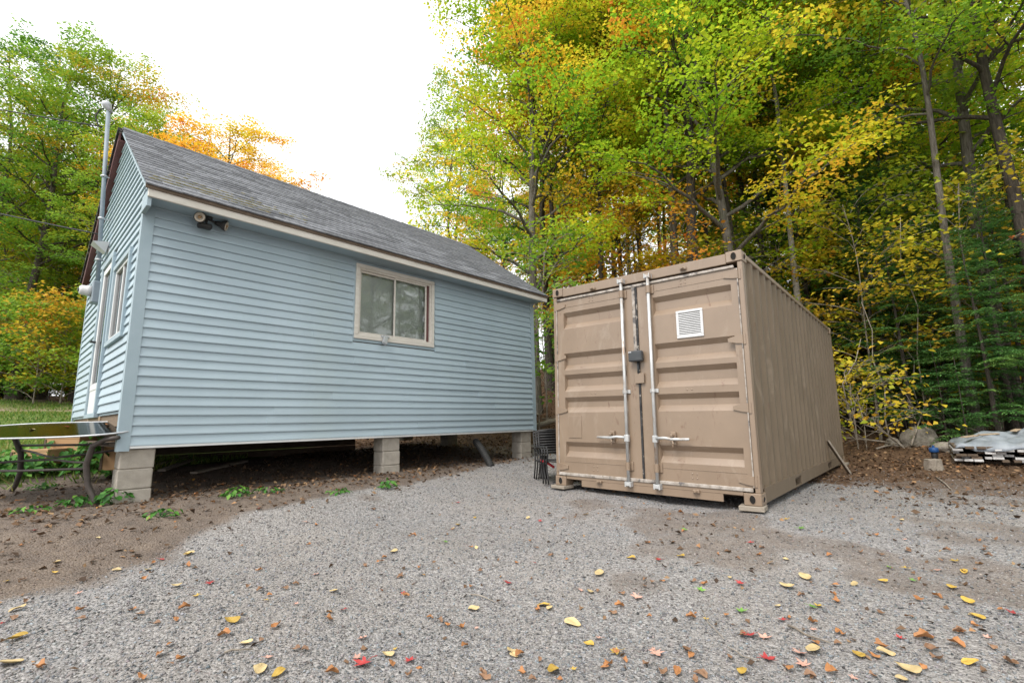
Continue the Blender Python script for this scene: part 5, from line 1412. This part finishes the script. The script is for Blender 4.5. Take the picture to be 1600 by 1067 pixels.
# trees one can pick out: px of trunk at the horizon, depth, mesh, height scale, label, leaf material, bark
TREES = [
    (838, 15.0, 0, .98, 'leafy green and yellow maple with pale trunk behind the far end of the cabin roof', 'leaf_mixed', 'bark_grey'),
    (862, 17.0, 2, 1.1, 'maple with darker trunk beside the pale trunked one past the cabin roof', 'leaf_mixed', 'bark_brown'),
    (905, 20.0, 4, 1.15, 'slim orange leaved maple behind the top left corner of the container', 'leaf_gold', 'bark_brown'),
    (968, 19.0, 2, 1.05, 'golden orange maple standing behind the middle of the container roof', 'leaf_gold', 'bark_grey'),
    (1072, 15.2, 1, 1.0, 'tall straight maple behind the container with yellow green crown', 'leaf_mixed', 'bark_grey'),
    (1108, 14.2, 3, 1.05, 'thick dark trunk maple directly behind the container roof', 'leaf_mixed', 'bark_brown'),
    (1162, 13.6, 0, 1.08, 'mossy trunk maple beside the upper right corner of the container', 'leaf_mixed', 'bark_grey'),
    (1190, 17.5, 2, 1.15, 'green crowned maple just behind the mossy trunk', 'leaf_green', 'bark_grey'),
    (1268, 14.0, 4, 1.05, 'slender pale trunk above the long side of the container', 'leaf_mixed', 'bark_pale'),
    (1318, 17.0, 1, 1.05, 'broad grey trunk rising behind the back end of the container', 'leaf_mixed', 'bark_grey'),
    (1592, 12.0, 3, 1.0, 'large maple with bare forking limbs above the tarp covered lumber', 'leaf_mixed', 'bark_grey'),
    (1665, 10.8, 1, 1.0, 'thick barked maple at the wood edge past the lumber', 'leaf_mixed', 'bark_brown'),
    (1522, 11.2, 4, 1.0, 'slender pale pole trunk rising behind the boulder and tarp', 'leaf_green', 'bark_grey'),
    (1400, 15.0, 2, 1.15, 'yellow leaved maple behind the hemlocks beyond the container', 'leaf_mixed', 'bark_brown'),
]
for i, (px, d, k, s, lab, lm_, bk_) in enumerate(TREES):
    put_tree('maple_tree', MP[k], kx(px) * d, d, s, 1.3 * i + .4, lab, 'tree', WOODS, M[bk_], M[lm_])
LEFT = [
    (18, 23.0, 3, .98, 'big green maple at the lawn edge behind the overhead wires', 'leaf_green', 'bark_brown'),
    (112, 24.0, 1, .92, 'tall green and orange maple behind the service mast', 'leaf_green', 'bark_brown'),
    (205, 22.0, 0, .80, 'green maple rising just behind the cabin ridge', 'leaf_green', 'bark_grey'),
    (-70, 23.5, 0, 1.1, 'broad green maple at the end of the lawn past the table', 'leaf_green', 'bark_grey'),
    (60, 27.0, 2, 1.12, 'yellow green maple standing deeper behind the lawn trees', 'leaf_mixed', 'bark_grey'),
    (330, 22.0, 3, .68, 'bright golden orange maple showing above the cabin roof ridge', 'leaf_gold', 'bark_brown'),
    (268, 25.0, 1, .70, 'orange maple half hidden behind the cabin ridge', 'leaf_gold', 'bark_brown'),
    (398, 25.0, 2, .73, 'smaller thin orange maple above the middle of the cabin roof', 'leaf_gold', 'bark_brown'),
    (358, 27.0, 1, .71, 'wide golden maple behind the brightest orange one', 'leaf_gold', 'bark_brown'),
    (305, 28.0, 0, .86, 'tall orange maple deep behind the cabin ridge', 'leaf_gold', 'bark_brown'),
]
for i, (px, d, k, s, lab, lm_, bk_) in enumerate(LEFT):
    put_tree('maple_tree', MP[k], kx(px) * d, d, s, 2.1 * i + .9, lab, 'tree', 'maples round the lawn', M[bk_], M[lm_], scale_xy=s * (1.5 if lm_ == 'leaf_gold' else 1.15))
# the deeper wood, tree by tree
tr_ = random.Random(21)
spots = []
def behind(px):
    return ('past the far end of the cabin roof' if px < 880 else 'behind the left container door' if px < 1000 else 'behind the right container door' if px < 1165 else
            'behind the long side of the container' if px < 1320 else 'behind the boulder and capped pipe' if px < 1480 else 'behind the lumber stack')
def far_ok(x, y, dmin): return all((x - a) ** 2 + (y - b_) ** 2 > dmin * dmin for a, b_ in spots)
cnt = 0
while cnt < 30:
    px = tr_.uniform(690, 1760); d = tr_.uniform(18.5, 46)
    x = kx(px) * d
    if px < 790 and d < 26: continue
    if not far_ok(x, d, 1.7): continue
    spots.append((x, d)); k = tr_.choice([0, 1, 1, 2, 3, 3, 4, 4])
    lm_ = tr_.choices(['leaf_mixed', 'leaf_green', 'leaf_gold'], [6, 2, 2.2])[0]
    lab = {'leaf_mixed': 'yellow green maple ', 'leaf_green': 'green maple ', 'leaf_gold': 'orange gold maple '}[lm_] + ('far ' if d > 32 else '') + 'in the woods ' + behind(px)
    put_tree('maple_tree', MP[k], x, d, tr_.uniform(.85, 1.15), tr_.uniform(0, 6.28), lab, 'tree', 'deep woods trees', M[tr_.choice(['bark_grey', 'bark_brown', 'bark_brown'])], M[lm_])
    cnt += 1
cnt = 0
while cnt < 46:
    px = tr_.uniform(-260, 300); d = tr_.uniform(26, 48); x = kx(px) * d
    if not far_ok(x, d, 2.0): continue
    spots.append((x, d)); lm_ = tr_.choices(['leaf_mixed', 'leaf_green', 'leaf_gold'], [3, 4, 2])[0]
    lab = {'leaf_mixed': 'yellow green maple in the woods beyond the lawn', 'leaf_green': 'green maple in the woods beyond the lawn', 'leaf_gold': 'orange gold maple in the woods beyond the lawn'}[lm_]
    put_tree('maple_tree', MP[tr_.randrange(5)], x, d, tr_.uniform(.7, .95) * (.86 if px > 150 else 1), tr_.uniform(0, 6.28), lab, 'tree', 'trees beyond the lawn', M['bark_brown'], M[lm_])
    cnt += 1
# the wood goes on along the right of the drive
cnt = 0
while cnt < 12:
    x = tr_.uniform(12.5, 24); y = tr_.uniform(-7, 8)
    if not far_ok(x, y, 2.2): continue
    spots.append((x, y)); lm_ = tr_.choice(['leaf_mixed', 'leaf_green', 'leaf_mixed', 'leaf_gold'])
    put_tree('maple_tree', MP[tr_.randrange(5)], x, y, tr_.uniform(.8, 1.05), tr_.uniform(0, 6.28), {'leaf_mixed': 'yellow green', 'leaf_green': 'green', 'leaf_gold': 'golden'}[lm_] + ' maple in the wood along the drive past the lumber stack', 'tree', 'wood along the drive', M['bark_brown'], M[lm_])
    cnt += 1
# tall slim dark stems at the front of the wood
for i, (px, d) in enumerate(((878, 16.2), (930, 17.5), (948, 15.8), (985, 18.5), (1020, 17.0), (1045, 19.5), (1130, 16.0), (1178, 15.2), (1215, 16.2), (1236, 18.2), (1288, 15.4), (1345, 17.6), (1420, 16.4), (1455, 18.0), (1500, 16.0), (1560, 17.0))):
    spots.append((kx(px) * d, d))
    put_tree('maple_tree', MP[4], kx(px) * d, d, tr_.uniform(.95, 1.15), 1.9 * i, 'slim dark stemmed maple at the wood edge ' + behind(px), 'tree', 'slim stems at the wood edge', M['bark_brown'], M['leaf_mixed' if i % 4 else 'leaf_gold'])
# hemlocks
for i, (px, d, k, s, lab) in enumerate(((1440, 13.4, 2, .92, 'tall dark hemlock behind the slender pole trunk'), (1585, 10.8, 1, .80, 'hemlock with drooping boughs hanging over the tarp'), (1350, 15.2, 0, 1.05, 'dark hemlock behind the back corner of the container'),
        (1480, 12.0, 1, .62, 'small hemlock standing behind the boulder'), (1240, 16.5, 0, 1.1, 'hemlock between trunks above the long side of the container'), (1300, 20, 2, 1.0, 'tall hemlock deeper behind the container end'),
        (1540, 15, 0, 1.0, 'hemlock in shade behind the large forking maple'), (1640, 13, 0, .9, 'hemlock at the wood edge past the lumber stack'), (1180, 21, 2, 1.0, 'hemlock deep behind the mossy trunk'), (1410, 18, 2, 1.05, 'hemlock deep behind the yellow leaved maple'),
        (1555, 10.2, 1, .62, 'low bushy hemlock right behind the lumber stack'), (1425, 11.8, 1, .72, 'bushy hemlock with low boughs behind the boulder branches'), (1385, 13.2, 1, .95, 'spreading hemlock behind the yellow seedlings'), (1490, 12.8, 0, .62, 'feathery hemlock behind the slender pole trunk'), (1612, 11.2, 1, .85, 'feathery hemlock reaching over the far end of the lumber'), (1507, 10.0, 3, .6, 'knee high hemlock seedling beside the tarp'), (1475, 11.0, 3, .75, 'young hemlock beside the boulder'), (875, 23, 1, .9, 'dark hemlock in the gap between cabin and container'), (1010, 24, 2, .9, 'hemlock deep behind the middle of the container'))):
    put_tree('hemlock_tree', CF[k], kx(px) * d, d, s, 1.7 * i, lab, 'tree', 'hemlocks in the woods')
# understory saplings
us = [(1335, 11.2, 3, 1.0, 'leaf_under', 'yellow leaved seedling at the back corner of the container'), (1348, 10.9, 3, .8, 'leaf_under', 'low golden seedling beside the back corner of the container'),
      (842, 11.6, 1, .95, 'leaf_green', 'green sapling between the cabin wall and the container door'), (855, 12.4, 0, 1.0, 'leaf_green', 'tall green sapling in the gap by the cabin corner'),
      (1372, 12.6, 2, 1.0, 'leaf_under', 'thin stemmed sapling behind the back of the container'), (1400, 13.0, 0, 1.0, 'leaf_under', 'yellow green sapling left of the boulder in the woods'), (1452, 12.6, 1, 1.0, 'leaf_under', 'green gold sapling directly behind the boulder'),
      (1560, 11.4, 2, 1.0, 'leaf_under', 'yellow sapling behind the tarp'), (1430, 15.0, 2, 1.2, 'leaf_under', 'golden sapling under the tall hemlock'), (1390, 14.5, 2, 1.25, 'leaf_under', 'golden layered sapling behind the container end'), (1490, 14.0, 2, 1.2, 'leaf_under', 'yellow layered sapling behind the pole trunk'),
      (990, 15.5, 2, 1.1, 'leaf_gold', 'orange sapling just above the container roof'), (1050, 15.0, 2, 1.15, 'leaf_gold', 'orange red sapling behind the container roof'), (900, 16.5, 2, 1.2, 'leaf_gold', 'golden sapling behind the left end of the container roof'), (1120, 16.5, 2, 1.1, 'leaf_under', 'yellow green sapling behind the thick trunk')]
for i, (px, d, k, s, lm_, lab) in enumerate(us):
    put_tree('sapling', SAP[k], kx(px) * d, d, s, 1.1 * i, lab, 'sapling', 'saplings at the wood edge', M['dead_twig'], M[lm_])
cnt = 0
while cnt < 130:
    side = cnt % 4
    px = tr_.uniform(820, 1720) if side > 1 else tr_.uniform(-220, 215); d = tr_.uniform(13.5, 32) if side > 1 else tr_.uniform(21, 36)
    side = side > 1
    x = kx(px) * d
    if side and d < 14 and px < 1330: continue
    lm_ = tr_.choices(['leaf_under', 'leaf_green', 'leaf_gold'], [5, 2, 2.5])[0] if side else tr_.choices(['leaf_under', 'leaf_gold', 'leaf_green'], [2, .6, 3])[0]
    where = ('deep ' if d > 22 else '') + 'in the understory ' + behind(px) if side else ('deep in the wood' if d > 29 else 'along the wood edge') + ' beyond the lawn' + (' and the table' if px < 0 else '')
    lab = {'leaf_under': 'yellow green sapling ', 'leaf_green': 'green sapling ', 'leaf_gold': 'orange sapling '}[lm_] + where
    put_tree('sapling', SAP[tr_.choice([0, 1, 2, 2, 3, 4, 4] if side else [4, 4, 4, 2])], x, d, tr_.uniform(.8, 1.35), tr_.uniform(0, 6.28), lab, 'sapling', 'understory saplings', M['dead_twig'], M[lm_])
    cnt += 1
# bare poles and fallen branches in the brush
br_ = random.Random(4)
for i in range(15):
    px = br_.uniform(1320, 1600); d = br_.uniform(11.2, 16); x = kx(px) * d; z = gs(x, d); h = br_.uniform(2, 6)
    t = [(x + br_.uniform(-.08, .08) * k, d + br_.uniform(-.05, .05) * k, z - .1 + h * k / 5) for k in range(6)]
    tag(MB().tube(t, [.02 * (1 - .12 * k) for k in range(6)], 6).build('bare_pole', M['dead_twig'], None, True), 'thin bare dead stem standing in the brush beyond the container', 'dead stem', 'dead stems in the brush')
def branch(px, py, d, length, yaw, pitch, seed, label):
    r = random.Random(seed); x = kx(px) * d; z = gs(x, d); acc = MB()
    p = Vector((x, d, z + .03)); dirv = Vector((math.cos(yaw) * math.cos(pitch), math.sin(yaw) * math.cos(pitch), math.sin(pitch)))
    pts = [p + dirv * (length * k / 7) + Vector((r.uniform(-.05, .05), r.uniform(-.05, .05), -.10 * (k / 7) ** 2 * length + r.uniform(-.03, .03))) for k in range(8)]
    acc.tube(pts, [.022 * (1 - .11 * k) for k in range(8)], 6)
    for k in range(2, 8):
        for _ in range(2):
            a = pts[k]; v = (dirv + Vector((r.uniform(-.9, .9), r.uniform(-.9, .9), r.uniform(-.3, .7)))).normalized(); l = length * r.uniform(.15, .4)
            q = a + v * l * .5 + Vector((0, 0, r.uniform(-.05, .05)))
            acc.tube([a, q, a + v * l + Vector((0, 0, -.06))], [.009, .006, .003], 4)
    tag(acc.build('fallen_branch', M['dead_twig'], None, True), label, 'branch', 'fallen branches in the brush')
for i, (px, d, L, yaw, pit, lab) in enumerate(((1408, 10.6, 1.5, 2.4, .75, 'bare forked branch leaning left out of the brush by the boulder'), (1418, 10.9, 1.8, .6, .7, 'long bare branch arching up over the boulder'), (1400, 11.0, 1.2, 1.9, .9, 'short dead branch standing in the brush pile'),
        (1430, 11.4, 1.6, .3, .45, 'dead branch lying across the brush behind the boulder'), (1390, 11.3, 1.7, 3.0, .25, 'grey branch lying low behind the container corner'), (1560, 10.9, 2.2, 3.0, .5, 'twiggy dead branch hanging beside the hemlock over the tarp'),
        (1365, 10.9, 1.4, .2, .1, 'dead branch on the leaf litter beside the container end'), (850, 12.6, 1.2, .2, .1, 'dead branch lying on the bank between cabin and container'), (845, 13.6, 1.0, 2.8, .15, 'pale branch on the leafy bank past the cabin corner'), (1450, 11.6, 1.5, 1.2, .8, 'tall dead branch rising behind the boulder'))):
    branch(px, 0, d, L, yaw, pit, 60 + i, lab)
# pale log on the bank between cabin and container
a = Vector((kx(838) * 12.2, 12.2, 0)); b_ = Vector((kx(880) * 12.6, 12.6, 0)); a.z = gs(a.x, a.y) + .05; b_.z = gs(b_.x, b_.y) + .06
tag(MB().tube([a, a.lerp(b_, .5), b_], [.07, .065, .06], 10).build('log', M['weathered_wood'], None, True), 'pale log lying across the leafy bank behind the chairs', 'log')
